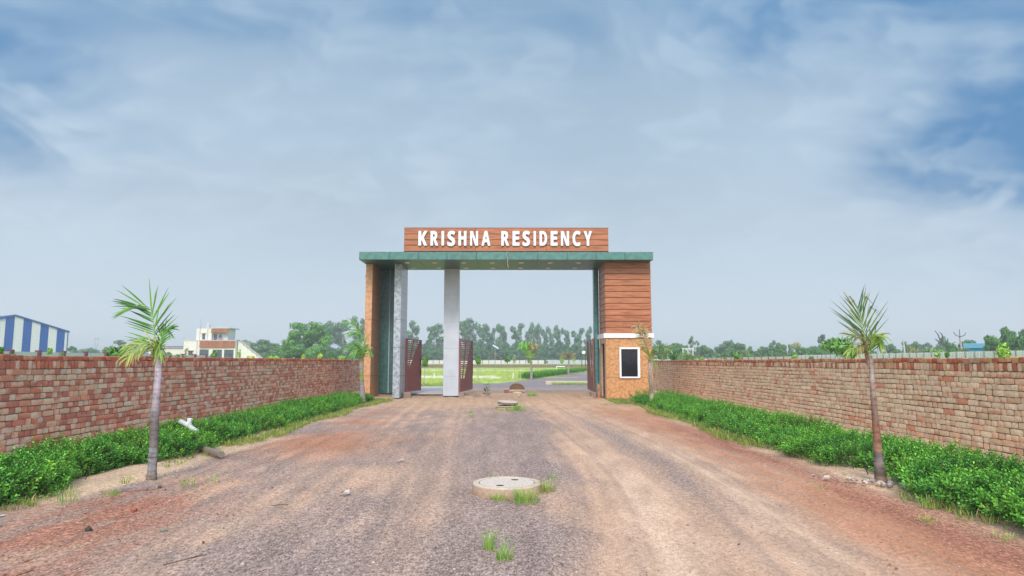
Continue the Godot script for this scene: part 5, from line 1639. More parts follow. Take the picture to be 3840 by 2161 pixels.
	palm_trunk(q, [[-0.008, 0.365, 0, 0.049], [-0.009, 0.385, 0, 0.05], [-0.014, 0.60, 0, 0.044], [-0.02, 0.85, 0, 0.036], [-0.026, 1.15, 0, 0.031], [-0.03, 1.24, 0, 0.03], [-0.03, 1.40, 0, 0.026], [-0.03, 1.53, 0, 0.02]], [rgb(140, 120, 70), rgb(168, 132, 108), rgb(150, 104, 86), rgb(142, 112, 100), rgb(170, 148, 138), rgb(188, 172, 166), rgb(170, 156, 152), rgb(186, 172, 164)], "leaf_sheath")
	var sp := MB.new()
	sp.tube([palm_R(690, 1420), palm_R(672, 1220), palm_R(625, 1000, 0.02), palm_R(572, 840, 0.03)], [0.02, 0.026, 0.016, 0.004], 7, [rgb(150, 128, 116), rgb(150, 116, 96), rgb(132, 92, 74), rgb(120, 90, 80)])
	put("spathe", sp, M.bark, q)
	frond(q, [palm_R(700, 1230), palm_R(672, 1000), palm_R(645, 850), palm_R(612, 680), palm_R(582, 540), palm_R(565, 440)], {"L": 0.37, "n": 26, "gaps": 0.12, "gap_right": 0.2, "a0": 52.0, "a1": 16.0, "from": 0.24, "droop": 0.02, "w": 0.0078, "cols": dull, "each": true, "stem": rgb(180, 190, 160), "kink": 0.28, "kink_by": 1.4, "dry": 0.03})
	frond(q, [palm_R(695, 1230), palm_R(620, 1040, 0.05), palm_R(520, 960, 0.1), palm_R(400, 930, 0.14), palm_R(300, 925, 0.17)], {"L": 0.2, "n": 24, "a0": 55.0, "a1": 18.0, "droop": 0.14, "w": 0.008, "cols": dull + [rgb(126, 100, 84)], "each": true, "plane": Vector3(0.2, 0.7, 0.6), "dry": 0.3, "kink": 0.2})
	frond(q, [palm_R(735, 1220), palm_R(775, 1010, -0.05), palm_R(850, 930, -0.09), palm_R(940, 950, -0.12), palm_R(1000, 1040, -0.14)], {"L": 0.2, "n": 18, "a0": 45.0, "a1": 15.0, "droop": 0.3, "w": 0.0095, "cols": dull + yellow, "each": true, "plane": Vector3(-0.3, 0.6, 0.7), "kink": 0.2})
	frond(q, [palm_R(715, 1220, 0.02), palm_R(720, 1020, 0.1), palm_R(735, 930, 0.14), palm_R(765, 960, 0.2), palm_R(780, 1080, 0.22)], {"L": 0.2, "n": 12, "a0": 35.0, "a1": 12.0, "droop": 0.45, "w": 0.010, "cols": yellow + [rgb(98, 142, 44)], "each": true, "plane": Vector3(0, 0.4, 0.9)})
	frond(q, [palm_R(690, 1240), palm_R(600, 1140, 0.08), palm_R(460, 1100, 0.14), palm_R(330, 1130, 0.18), palm_R(220, 1210, 0.2)], {"L": 0.15, "n": 12, "a0": 40.0, "a1": 15.0, "droop": 0.3, "w": 0.008, "cols": yellow, "each": true, "gaps": 0.3, "plane": Vector3(0.2, 0.8, 0.5), "dry": 0.5})
	frond(q, [palm_R(685, 1230), palm_R(600, 1080, 0.1), palm_R(500, 1050, 0.15), palm_R(420, 1130, 0.18), palm_R(390, 1240, 0.19)], {"L": 0.14, "n": 12, "a0": 50.0, "a1": 15.0, "droop": 0.5, "w": 0.006, "cols": dry, "each": true, "gaps": 0.2, "dry": 0.8})
	# by the left gate pillar
	var g := thing("palm_tree", "slim palm with drooping windblown green crown before the tan gate pillar", "palm", Vector3(-4.89, 0, -22.56), grp)
	palm_trunk(g, [[0.02, -0.03, 0, 0.11], [0, 0.3, 0, 0.09], [-0.03, 0.7, 0, 0.075], [-0.05, 0.95, 0, 0.07], [-0.07, 1.3, 0, 0.075], [-0.1, 1.55, 0, 0.06]], [rgb(150, 136, 130), rgb(160, 148, 150), rgb(158, 148, 158), rgb(130, 150, 70), rgb(176, 160, 156), rgb(130, 140, 70)])
	for e in [[[Vector3(-0.1, 1.5, 0), Vector3(-0.12, 2.0, 0), Vector3(-0.2, 2.45, 0), Vector3(-0.38, 2.75, 0.1), Vector3(-0.62, 2.68, 0.2)], 0.34], [[Vector3(-0.1, 1.5, 0), Vector3(0.02, 1.95, 0.1), Vector3(0.0, 2.3, 0.15), Vector3(-0.2, 2.45, 0.25), Vector3(-0.5, 2.35, 0.3)], 0.36], [[Vector3(-0.1, 1.5, 0), Vector3(-0.18, 1.85, 0.1), Vector3(-0.32, 2.0, 0.2), Vector3(-0.5, 1.8, 0.25)], 0.28], [[Vector3(-0.08, 1.5, 0), Vector3(0.03, 1.8, 0.05), Vector3(0.15, 1.9, 0.1), Vector3(0.28, 1.7, 0.1)], 0.24], [[Vector3(-0.08, 1.5, 0), Vector3(0.0, 1.75, 0.2), Vector3(-0.1, 1.85, 0.4), Vector3(-0.2, 1.6, 0.55)], 0.34]]:
		frond(g, e[0], {"L": e[1], "n": 18, "gaps": 0.15, "a0": 50.0, "a1": 22.0, "droop": 0.35, "w": 0.013, "cols": [rgb(96, 150, 56), rgb(120, 176, 76), rgb(84, 138, 60)], "wind": Vector3(-0.35, 0, 0), "r": 0.012})
	# by the booth: dying palm
	var d := thing("palm_tree", "dying palm with shrivelled brown hanging top beside the guard booth", "palm", Vector3(4.49, 0, -21.18), grp)
	palm_trunk(d, [[0.02, -0.03, 0, 0.085], [0.01, 0.25, 0, 0.075], [0, 0.32, 0, 0.075], [0.0, 0.55, 0, 0.062], [-0.03, 0.85, 0, 0.052], [-0.05, 1.15, 0, 0.045], [-0.045, 1.35, 0, 0.055], [-0.04, 1.5, 0, 0.035]], [rgb(166, 150, 128), rgb(160, 142, 120), rgb(190, 176, 150), rgb(150, 132, 114), rgb(150, 142, 130), rgb(170, 158, 150), rgb(176, 168, 168), rgb(120, 110, 70)])
	frond(d, [Vector3(-0.04, 1.4, 0), Vector3(-0.08, 1.75, 0), Vector3(-0.2, 2.15, 0.02), Vector3(-0.32, 2.45, 0.04), Vector3(-0.42, 2.58, 0.06), Vector3(-0.52, 2.5, 0.08)], {"L": 0.34, "n": 30, "a0": 40.0, "a1": 60.0, "from": 0.35, "droop": 0.75, "w": 0.015, "cols": dry, "dry": 0.9, "stem": rgb(130, 110, 84), "r": 0.028})
	frond(d, [Vector3(-0.05, 1.7, 0), Vector3(-0.15, 2.0, 0.0), Vector3(-0.25, 2.3, 0.05), Vector3(-0.22, 2.5, 0.1), Vector3(-0.1, 2.5, 0.14)], {"L": 0.22, "n": 20, "a0": 40.0, "a1": 60.0, "from": 0.3, "droop": 0.8, "w": 0.013, "cols": dry, "dry": 0.9, "stem": rgb(130, 110, 84), "r": 0.02})
	for e in [[Vector3(-0.04, 1.45, 0), Vector3(-0.12, 1.7, 0.05), Vector3(-0.26, 1.85, 0.1)], [Vector3(-0.04, 1.45, 0), Vector3(0.04, 1.65, 0.05), Vector3(0.1, 1.72, 0.1)], [Vector3(-0.03, 1.4, 0), Vector3(0.08, 1.5, 0.06), Vector3(0.14, 1.25, 0.1)]]:
		frond(d, e, {"L": 0.22, "n": 10, "a0": 30.0, "a1": 12.0, "droop": 0.2, "w": 0.011, "cols": [rgb(112, 128, 54), rgb(140, 142, 74), rgb(90, 110, 50)], "r": 0.012})
	# inside the gate and behind the right wall
	var mk := func(lbl: String, at: Vector3, th: float, tilt: float, spread: float, rise: float, cs_: Array, side_dry: bool, nf: int) -> void:
		var o := thing("palm_tree", lbl, "palm", at, "palms standing inside the grounds")
		palm_trunk(o, [[0, -0.03, 0, 0.12], [0.0, th * 0.45, 0, 0.09], [tilt * 0.5, th * 0.8, 0, 0.08], [tilt, th, 0, 0.05]], [rgb(168, 160, 156), rgb(172, 164, 160), rgb(150, 158, 90), rgb(120, 140, 60)])
		for k in nf:
			var a := TAU * k / nf + 0.4
			var r := Vector3(cos(a), 0, sin(a) * 0.8)
			var b0 := Vector3(tilt, th - 0.05, 0)
			frond(o, [b0, b0 + r * spread * 0.25 + Vector3(0, rise * 0.55, 0), b0 + r * spread * 0.6 + Vector3(-0.1, rise * 0.9, 0), b0 + r * spread + Vector3(-0.15, rise * 0.75, 0)], {"L": 0.45, "n": 16, "a0": 60.0, "a1": 20.0, "droop": 0.3, "w": 0.03, "cols": dry + [rgb(150, 150, 110)] if side_dry and cos(a) > 0.2 else cs_, "r": 0.02})
	mk.call("bright green palm with half dry crown beside the lane inside the gate", Vector3(1.74, 0, -51.5), 1.7, -0.1, 0.75, 1.2, [rgb(92, 160, 50), rgb(120, 186, 70)], true, 9)
	mk.call("small palm with brown withered crown further along the lane inside the gate", Vector3(6.3, 0, -71.0), 1.75, 0.1, 0.75, 0.45, [rgb(128, 116, 84), rgb(150, 130, 100), rgb(110, 120, 70)], true, 8)
	mk.call("feathery palm just right of the guard booth, behind the right wall", Vector3(10.3, 0, -45), 1.55, 0.0, 0.8, 0.95, [rgb(96, 130, 84), rgb(116, 146, 96)], false, 8)
	mk.call("second smaller palm right of the guard booth, left of the round bush", Vector3(12.9, 0, -48), 1.35, 0.0, 0.5, 0.5, [rgb(96, 130, 84), rgb(116, 146, 96)], false, 6)

# ------------------------------------------------------------------ saplings and bushes
func build_saplings() -> void:
	# kind, x, z, top, crown width, crown height, tone, label
	var rows := [
		["sapling", -4.7, -37.5, 1.9, 0.45, 0.95, 1, "leafy sapling standing on the concrete apron edge behind the left gate leaf"],
		["sapling", -2.1, -46.0, 2.1, 0.58, 1.0, 1, "sapling with full crown and thin white stem right of the middle gate leaf"],
		["sapling", -0.1, -55.0, 1.95, 0.7, 0.66, 1, "round-headed sapling at the lane corner in the middle of the gateway"],
		["loose", 0.9, -105.0, 2.6, 1.2, 1.3, 0, "pale thin-leaved sapling behind the round-headed one"],
		["sapling", 3.0, -100.0, 1.7, 0.55, 0.5, 1, "tiny sapling left of the bright palm inside the gate"],
		["sapling", 11.3, -115.0, 2.2, 0.75, 0.7, 2, "bright sapling between the brown palm and the tank tower"],
		["bush", 9.7, -122.0, 2.4, 0.9, 1.4, 2, "bright bush before the metal sheet fence, left of the brown palm"],
		["sapling", 12.6, -106.0, 2.2, 0.7, 0.9, 1, "sapling close to the edge of the right gate leaf"],
		["sapling", 8.5, -150.0, 1.75, 0.6, 0.7, 0, "small dull sapling before the far white wall"],
		["bush", -15.8, -45.0, 2.0, 1.0, 0.9, 2, "wide yellowish green bush over the left wall, left of the acacia trunk"],
		["sapling", -12.7, -45.0, 2.07, 0.4, 0.45, 3, "yellow-leaved sapling over the left wall, right of the acacia trunk"],
		["loose", -13.8, -45.0, 2.0, 0.35, 0.45, 3, "yellow-green thin sapling right at the acacia trunk over the left wall"],
		["bush", -12.1, -46.0, 1.78, 0.4, 0.5, 1, "small green bush over the left wall between two yellowish saplings"],
		["sapling", -11.2, -45.0, 1.95, 0.5, 0.5, 2, "bright sapling over the left wall nearest the slim gate palm"],
		["bush", -14.7, -46.0, 1.78, 0.35, 0.5, 2, "tiny bright bush over the left wall below the acacia crown"],
		["sapling", -30.0, -50.0, 2.6, 0.5, 0.5, 0, "bare-stemmed sapling with small flat top left of the near left palm"],
		["bigleaf", -16.4, -28.0, 2.12, 0.95, 0.65, 1, "large-leaved green shrub over the left wall just left of the near palm"],
		["bigleaf", -14.9, -28.5, 2.0, 0.8, 0.6, 0, "large-leaved darker shrub over the left wall behind the near left palm"],
		["loose", -30.0, -45.0, 2.45, 0.5, 0.9, 0, "thin pale sapling before the right end of the warehouse"],
		["sapling", -30.8, -45.0, 2.35, 0.5, 0.6, 2, "bright sapling before the third blue stripe of the warehouse"],
		["bush", -33.3, -45.0, 2.0, 0.6, 0.4, 1, "low green bush before the second white stripe of the warehouse"],
		["bush", -15.3, -20.0, 2.0, 0.45, 0.7, 1, "green bush cut by the left picture edge above the red wall"],
		["bigleaf", -30.8, -70.0, 2.7, 0.85, 1.0, 1, "leafy green sapling before the middle window of the white house"],
		["bush", -29.6, -60.0, 2.15, 0.5, 0.55, 1, "small round clipped bush left of the white house door"],
		["loose", -29.4, -61.0, 2.9, 0.75, 1.4, 0, "tall thin-leaved sapling left of the white house door"],
		["loose", -30.4, -60.0, 2.4, 0.7, 0.6, 0, "flat-topped thin sapling before the small barred window"],
		["loose", -24.1, -60.0, 2.55, 0.65, 1.0, 2, "straggly yellow-green sapling before the house stair"],
		["bush", -29.1, -75.0, 2.1, 0.45, 0.6, 3, "pale yellow bush before the right part of the middle house window"],
		["sapling", -21.0, -55.0, 2.0, 0.6, 0.5, 3, "yellowish sapling right of the foot of the house stair"],
		["bush", 15.0, -60.0, 2.75, 1.5, 1.9, 4, "big round dark green bush over the right wall near the guard booth"],
		["bush", 13.0, -45.0, 1.85, 0.75, 0.7, 2, "bright yellow-green bush over the right wall, second from the booth"],
		["bush", 16.2, -60.0, 1.95, 0.35, 0.35, 2, "little clipped ball bush right of the big round dark bush"],
		["bigleaf", 20.4, -60.0, 2.5, 1.05, 0.9, 1, "broad-leaved small tree over the right wall, left of the far white wall's middle"],
		["loose", 16.8, -52.0, 2.1, 0.4, 0.5, 1, "thin sapling left of the broad-leaved small tree over the right wall"],
		["loose", 18.0, -52.0, 1.9, 0.45, 0.4, 1, "low thin sapling close before the far cream wall"],
		["sapling", 21.4, -50.0, 2.05, 0.42, 0.4, 2, "lonely bright sapling over the right wall before the cream wall"],
		["loose", 22.6, -50.0, 1.95, 0.5, 0.4, 1, "thin dark-leaved sapling right of the lonely bright one"],
		["bigleaf", 15.0, -30.0, 2.5, 2.1, 0.9, 1, "large-leaved green tree over the right wall behind the near palm"],
		["bush", 22.3, -30.0, 2.3, 0.66, 0.95, 2, "dense bright green bush over the right wall near the right picture edge"],
		["loose", 21.2, -33.0, 1.95, 0.3, 0.3, 2, "thin sapling below the blue shed over the right wall"],
		["loose", 22.0, -33.5, 1.97, 0.32, 0.32, 1, "second thin sapling below the blue shed over the right wall"],
		["loose", 23.4, -30.0, 2.0, 0.3, 0.4, 2, "thin sapling at the right picture edge beside the dense bright bush"],
	]
	var tones := [[rgb(112, 138, 92), rgb(160, 176, 130)], [rgb(64, 118, 44), rgb(124, 172, 72)], [rgb(104, 164, 44), rgb(176, 212, 84)], [rgb(160, 186, 50), rgb(218, 220, 90)], [rgb(38, 88, 32), rgb(84, 142, 54)]]
	var names := {"sapling": "sapling", "loose": "sapling", "bush": "bush", "bigleaf": "broadleaf_shrub"}
	for e in rows:
		var kind: String = e[0]
		var o := thing(names[kind], e[7], "sapling" if kind in ["sapling", "loose"] else "bush", Vector3(e[1], 0, e[2]), "young trees and bushes inside the grounds")
		var top: float = e[3]; var w: float = e[4] / 2; var h: float = e[5]
		var c := MB.new()
		var masses := []
		var m: int = {"sapling": 9, "loose": 6, "bush": 14, "bigleaf": 9}[kind]
		var cnt: int = {"sapling": 70, "loose": 16, "bush": 130, "bigleaf": 26}[kind]
		for k in m:
			var d := Vector3(rng.randfn(), rng.randfn(), rng.randfn()).normalized() * pow(rng.randf(), 0.5)
			masses.append([Vector3(d.x * w * 0.62, top - h / 2 + d.y * h * 0.32, d.z * w * 0.62), Vector3(w * 0.5, h * 0.24, w * 0.5), cnt])
		var tn: Array = tones[e[6]]
		var big := 0.14 if kind == "bigleaf" else (0.075 if kind == "loose" else 0.055)
		if absf(e[2]) > 80: big *= 1.8
		if e[4] > 1.2 and kind == "bush": big = 0.08
		leaf_masses(c, masses, big, tn[0], tn[1], 0.45 if kind == "bigleaf" else 0.15)
		put("crown", c, M.leaf, o)
		var s := MB.new(); s.tint = rgb(190, 180, 170) if kind == "sapling" else rgb(140, 124, 110)
		s.tube([Vector3(0, 0, 0), Vector3(rf(-0.05, 0.05), (top - h) * 0.6, 0), Vector3(0, top - h * 0.35, 0)], [0.03, 0.022, 0.012], 5)
		for k in 4:
			var y := top - h * rf(0.55, 0.95)
			s.tube([Vector3(0, y, 0), Vector3(rf(-1, 1) * w * 0.6, y + h * 0.3, rf(-1, 1) * w * 0.6)], [0.012, 0.006], 4, [], false)
		put("trunk", s, M.bark, o)

# ------------------------------------------------------------------ manholes
func build_manholes() -> void:
	var pale := rgb(212, 192, 174)
	var m := thing("manhole", "round pale concrete manhole with closed two-hole lid, nearest in the road", "manhole", Vector3(-0.02, 0.0, -7.71), "manholes in the middle of the forecourt")
	var r := MB.new()
	var st := rgb(186, 156, 132)
	r.lathe([Vector2(0.395, -0.05), Vector2(0.392, 0.02), Vector2(0.388, 0.085), Vector2(0.378, 0.1), Vector2(0.322, 0.1), Vector2(0.318, 0.096), Vector2(0.318, 0.05)], 56, Vector3.ZERO, [rgb(172, 136, 110), st, rgb(188, 166, 148), pale, pale, pale, pale])
	put("ring", r, M.concrete, m)
	var lid := CSGCombiner3D.new()
	lid.name = "lid"
	var disc := CSGCylinder3D.new(); disc.radius = 0.308; disc.height = 0.07; disc.sides = 56; disc.name = "disc"
	disc.position = Vector3(0, 0.062, 0)
	var lm := StandardMaterial3D.new()
	lm.albedo_color = lin(0.68, 0.575, 0.50); lm.roughness = 0.9
	lm.albedo_texture = M.concrete.albedo_texture; lm.uv1_triplanar = true; lm.uv1_world_triplanar = true; lm.uv1_scale = Vector3.ONE * 2.3
	disc.material = lm
	lid.add_child(disc)
	for e in [Vector3(-0.075, 0.09, 0.19), Vector3(0.09, 0.09, -0.165)]:
		var hole := CSGCylinder3D.new(); hole.radius = 0.036; hole.height = 0.07; hole.sides = 20; hole.operation = CSGShape3D.OPERATION_SUBTRACTION
		hole.position = e; hole.scale = Vector3(1.25, 1, 1); hole.name = "hole"
		hole.material = M.dark_gap
		lid.add_child(hole, true)
	m.add_child(lid)
	# second, with its lid lying askew
	var m2 := thing("manhole", "open concrete manhole ring with its lid lying askew on top, grass in front", "manhole", Vector3(-0.03, 0.0, -20.65), "manholes in the middle of the forecourt")
	var r2 := MB.new()
	r2.lathe([Vector2(0.37, -0.05), Vector2(0.365, 0.085), Vector2(0.39, 0.09), Vector2(0.39, 0.115), Vector2(0.31, 0.115), Vector2(0.31, -0.2)], 40, Vector3.ZERO, [rgb(176, 150, 116), rgb(190, 170, 140), rgb(150, 140, 132), pale, pale, rgb(60, 50, 45)])
	r2.lathe([Vector2(0.31, -0.19), Vector2(0.0, -0.19)], 20, Vector3.ZERO, [rgb(30, 26, 24), rgb(30, 26, 24)])
	put("ring", r2, M.concrete, m2)
	var l2 := MB.new(); l2.tint = rgb(146, 130, 122)
	l2.lathe([Vector2(0.0, -0.035), Vector2(0.31, -0.035), Vector2(0.315, 0.03), Vector2(0.305, 0.035), Vector2(0.0, 0.035)], 36, Vector3.ZERO, [rgb(110, 96, 86), rgb(120, 104, 94), rgb(136, 120, 110), pale, pale])
	var lo := put("lid", l2, M.concrete, m2, Vector3(0.0, 0.2, -0.05))
	lo.rotation = Vector3(deg_to_rad(4), 0, deg_to_rad(-3.5))
	# third: slab behind the gate line with lid leaning on it
	var m3 := thing("manhole", "low concrete slab with manhole between the open gate leaves", "manhole", Vector3(-0.2, 0.0, -29.6), "manholes in the middle of the forecourt")
	slab("slab", M.concrete, m3, Vector3(-1.0, -0.05, 1.15), Vector3(1.0, 0.125, -1.3), 0.015, rgb(178, 152, 138))
	var r3 := MB.new()
	r3.lathe([Vector2(0.36, 0.0), Vector2(0.35, 0.05), Vector2(0.27, 0.05), Vector2(0.27, 0.0)], 36, Vector3.ZERO, [pale, pale, rgb(70, 60, 54), rgb(50, 42, 38)])
	put("ring", r3, M.concrete, m3, Vector3(0.55, 0.125, 0.55))
	var ld := thing("leaning_lid", "brown round manhole lid leaning half raised on the slab in the gateway", "manhole lid", Vector3(0.36, 0.29, -29.25))
	var l3 := MB.new()
	l3.lathe([Vector2(0.0, -0.03), Vector2(0.32, -0.03), Vector2(0.33, 0.0), Vector2(0.32, 0.03), Vector2(0.28, 0.015), Vector2(0.0, 0.015)], 36, Vector3.ZERO, [rgb(104, 78, 64), rgb(104, 78, 64), rgb(92, 74, 64), rgb(124, 98, 82), rgb(108, 78, 60), rgb(118, 86, 66)])
	put("disc", l3, M.concrete, ld)
	ld.rotation = Vector3(deg_to_rad(38), 0, deg_to_rad(-3))
	var bar := MB.new(); bar.tint = rgb(196, 176, 150)
	bar.box(Vector3(-0.3, -0.045, -0.05), Vector3(0.3, 0.045, 0.05), 0.01, Transform3D(Basis(Vector3.UP, 0.06), Vector3.ZERO))
	tag(put("timber_block", bar, M.bark, self, Vector3(0.36, 0.22, -28.75)), "short timber block under the leaning brown manhole lid", "block")
	var br := MB.new(); br.tint = rgb(150, 96, 80)
	br.box(Vector3(-0.1, 0, -0.06), Vector3(0.1, 0.13, 0.06), 0.008)
	tag(put("loose_brick", br, M.brick, self, Vector3(-0.1, 0.127, -28.7)), "single brick standing on the slab in the gateway", "brick")
	var cup := MB.new(); cup.tint = rgb(216, 206, 186)
	cup.lathe([Vector2(0.0, -0.06), Vector2(0.045, -0.06), Vector2(0.05, 0.06), Vector2(0.04, 0.06), Vector2(0.035, -0.03), Vector2(0.0, -0.03)], 18)
	var co := put("pipe_stub", cup, M.plastic, self, Vector3(0.42, 0.06, -28.3))
	co.rotation = Vector3(deg_to_rad(75), 0, 0)
	tag(co, "small pale pipe stub lying at the front right corner of the gateway slab", "pipe")

# ------------------------------------------------------------------ small things
func tuft_thing(label: String, at: Vector3, n: int, h: float, spread: float, dry: float, group := "") -> void:
	var o := put("grass_tuft", blade_tuft(n, h, spread, dry), M.leaf, self, at)
	tag(o, label, "grass tuft", group)

func pebble(size: Vector3, tint: Color) -> MB:
	var b := MB.new()
	var rings := 4; var sides := 7
	var amp := []
	for k in sides * rings: amp.append(rf(0.78, 1.1))
	var P := []
	for i in rings:
		var ph := lerpf(-1.2, 1.2, i / float(rings - 1))
		for k in sides:
			var a := TAU * k / sides + i * 0.3
			P.append(Vector3(cos(a) * cos(ph) * size.x, sin(ph) * size.y, sin(a) * cos(ph) * size.z) * amp[i * sides + k])
	for i in rings - 1:
		for k in sides:
			var k2 := (k + 1) % sides
			var t := tint * rf(0.88, 1.1)
			b.quad(P[i * sides + k], P[(i + 1) * sides + k], P[(i + 1) * sides + k2], P[i * sides + k2], t)
	for k in sides:
		var k2 := (k + 1) % sides
		b.tri(P[(rings - 1) * sides + k], Vector3(0, size.y, 0), P[(rings - 1) * sides + k2], tint)
	return b

func build_small_things() -> void:
	var near := "grass tufts growing in the gravel in the foreground"
	tuft_thing("left and rear of two grass tufts in the foreground gravel", Vector3(-0.16, 0, -5.34), 46, 0.20, 0.05, 0.12, near)
	tuft_thing("right and front of two grass tufts in the foreground gravel", Vector3(-0.03, 0, -5.05), 60, 0.17, 0.06, 0.1, near)
	tuft_thing("thick grass clump in front of the near manhole", Vector3(0.17, 0, -7.14), 170, 0.16, 0.16, 0.2)
	tuft_thing("lower grass clump at the front foot of the near manhole, left of the thick one", Vector3(-0.10, 0, -7.24), 70, 0.09, 0.10, 0.15)
	tuft_thing("dry grass clump against the right side of the near manhole", Vector3(0.43, 0, -7.6), 90, 0.17, 0.09, 0.4)
	tuft_thing("small grass tuft right behind the near manhole", Vector3(-0.15, 0, -8.25), 70, 0.10, 0.10, 0.15)
	tuft_thing("tiny grass tuft in the gravel behind the right of the near manhole", Vector3(0.55, 0, -8.5), 30, 0.08, 0.05, 0.15)
	for e in [[0.1, -20.1, 0.2, 120, "bright grass patch before the open manhole, middle"], [0.34, -20.15, 0.18, 90, "bright grass patch before the open manhole, right"], [-0.22, -20.15, 0.12, 60, "bright grass patch before the open manhole, left"]]:
		tuft_thing(e[4], Vector3(e[0], 0, e[1]), e[3], e[2], 0.2, 0.1)
	tuft_thing("green weed standing up at the right of the open manhole", Vector3(0.28, 0, -20.22), 50, 0.32, 0.08, 0.1)
	tuft_thing("grass clump at the right end of the gateway slab", Vector3(0.98, 0, -28.5), 160, 0.26, 0.24, 0.1)
	tuft_thing("small lone tuft left of the open manhole, rear", Vector3(-1.1, 0, -19.2), 30, 0.12, 0.07, 0.2)
	tuft_thing("small lone tuft left of the open manhole, front", Vector3(-1.0, 0, -18.0), 26, 0.1, 0.06, 0.3)
	tuft_thing("low tuft in the dust before the guard booth", Vector3(3.35, 0, -22.9), 90, 0.07, 0.22, 0.1)
	for e in [[-4.25, -7.35, 0.1, 40, "thin tuft on the sand below the near left palm"], [-3.7, -7.9, 0.14, 26, "tall sparse tuft on the sand right of the near left palm"], [-3.5, -8.1, 0.12, 22, "second sparse tuft on the sand right of the near left palm"], [-4.55, -6.0, 0.07, 120, "low bright tuft at the bottom left beside the hedge foot"], [-4.5, -7.0, 0.22, 24, "long-bladed tuft leaning out of the left hedge foot"], [3.75, -6.15, 0.06, 46, "flat tuft on the sand of the right verge, second from the edge"], [4.15, -6.75, 0.13, 70, "mixed dry tuft on the sand right of the near right palm"], [4.0, -5.55, 0.05, 36, "flat tuft on the sand of the right verge, closest to the picture edge"], [3.55, -7.75, 0.06, 24, "small tuft on the sand left below the near right palm"]]:
		tuft_thing(e[4], Vector3(e[0], 0.03, e[1]), e[3], e[2], 0.1, 0.25)
	# leafy plant on the gateway slab
	var pl := thing("milkweed_plant", "broad-leaved grey-green plant growing at the left of the gateway slab", "plant", Vector3(-0.93, 0.05, -28.38))
	var pm := MB.new()
	for k in 26:
		var a := rf(0, TAU); var y := rf(0.03, 0.42)
		var d := Vector3(cos(a), rf(0.0, 0.9), sin(a)).normalized()
		var sd := d.cross(Vector3.UP).normalized() * 0.05
		var p0 := Vector3(0, y, 0) + d * 0.03; var tip := p0 + d * rf(0.12, 0.22)
		var mid := p0.lerp(tip, 0.55)
		pm.quad(p0, mid + sd, tip, mid - sd, rgb(84, 132, 78).lerp(rgb(132, 166, 116), rng.randf()))
	pm.tint = rgb(120, 130, 100)
	pm.tube([Vector3(0, -0.05, 0), Vector3(0.02, 0.25, 0), Vector3(0, 0.45, 0)], [0.015, 0.012, 0.006], 5)
	put("leaves", pm, M.leaf, pl)
	# kerb island in the lane
	var isl := MB.new(); isl.tint = rgb(206, 190, 172)
	isl.box(Vector3(2.3, 0, -41.9), Vector3(6.6, 0.24, -42.5), 0.02)
	tag(put("kerb", isl, M.concrete), "pale concrete kerb of the small grass island by the right gate leaf", "kerb", "", "structure")
	# concrete blocks under the gate posts
	for e in [[-4.1, -27.25, 0.31, 0.23, "grey concrete block at the foot of the grey pillar"], [-1.93, -27.55, 0.23, 0.2, "concrete block at the right foot of the white pillar"], [3.42, -27.2, 0.21, 0.23, "concrete block under the right gate leaf before the green post"]]:
		var b := MB.new(); b.tint = rgb(150, 130, 118)
		b.box(Vector3(-e[2] / 2, -0.02, -0.15), Vector3(e[2] / 2, e[3], 0.15), 0.018)
		tag(put("concrete_block", b, M.concrete, self, Vector3(e[0], 0, e[1])), e[4], "block", "concrete blocks under the gate posts")
	for e in [[-1.62, -27.5, 0.2, "flat slab beside the block at the white pillar"], [3.15, -27.1, 0.3, "flat broken slab left of the block under the right gate leaf"]]:
		var b := MB.new(); b.tint = rgb(180, 156, 140)
		b.box(Vector3(-e[2], -0.02, -0.12), Vector3(e[2] * 0.8, 0.055, 0.12), 0.012)
		tag(put("flat_slab", b, M.concrete, self, Vector3(e[0], 0, e[1])), e[3], "slab")
	var wb := MB.new(); wb.tint = rgb(196, 140, 104)
	wb.box(Vector3(-0.055, -0.02, -0.02), Vector3(0.055, 0.56, 0.02), 0.004)
	tag(put("wooden_board", wb, M.bark, self, Vector3(3.64, 0, -27.25)), "short upright wooden board before the green post of the gate", "board")
	# plumbing
	var pv := thing("drain_pipe", "white elbowed drain pipe sticking out over the left hedge", "pipe", Vector3(-5.7, 0, -11.7))
	var pb := MB.new(); pb.tint = rgb(196, 198, 204)
	pb.tube([Vector3(-0.12, 0.05, -0.12), Vector3(-0.06, 0.30, -0.1), Vector3(0.0, 0.41, -0.02), Vector3(0.08, 0.42, 0.05), Vector3(0.22, 0.39, 0.18), Vector3(0.58, 0.29, 0.5)], [0.045, 0.045, 0.047, 0.047, 0.042, 0.042], 14)
	put("tube", pb, M.plastic, pv)
	var pc := MB.new(); pc.tint = rgb(216, 218, 222)
	pc.tube([Vector3(0.26, 0.395, 0.21), Vector3(0.32, 0.375, 0.265)], [0.052, 0.052], 14)
	pc.box(Vector3(0.27, 0.42, 0.2), Vector3(0.34, 0.5, 0.27), 0.012)
	put("clamp", pc, M.plastic, pv)
	var gp := MB.new(); gp.tint = rgb(150, 134, 122)
	gp.tube([Vector3(-0.32, 0.06, -0.3), Vector3(0.2, 0.04, 0.22)], [0.048, 0.048], 14)
	tag(put("pipe_end", gp, M.plastic, self, Vector3(-4.5, 0.03, -10.42)), "grey brown pipe end lying out of the left hedge on the road edge", "pipe")
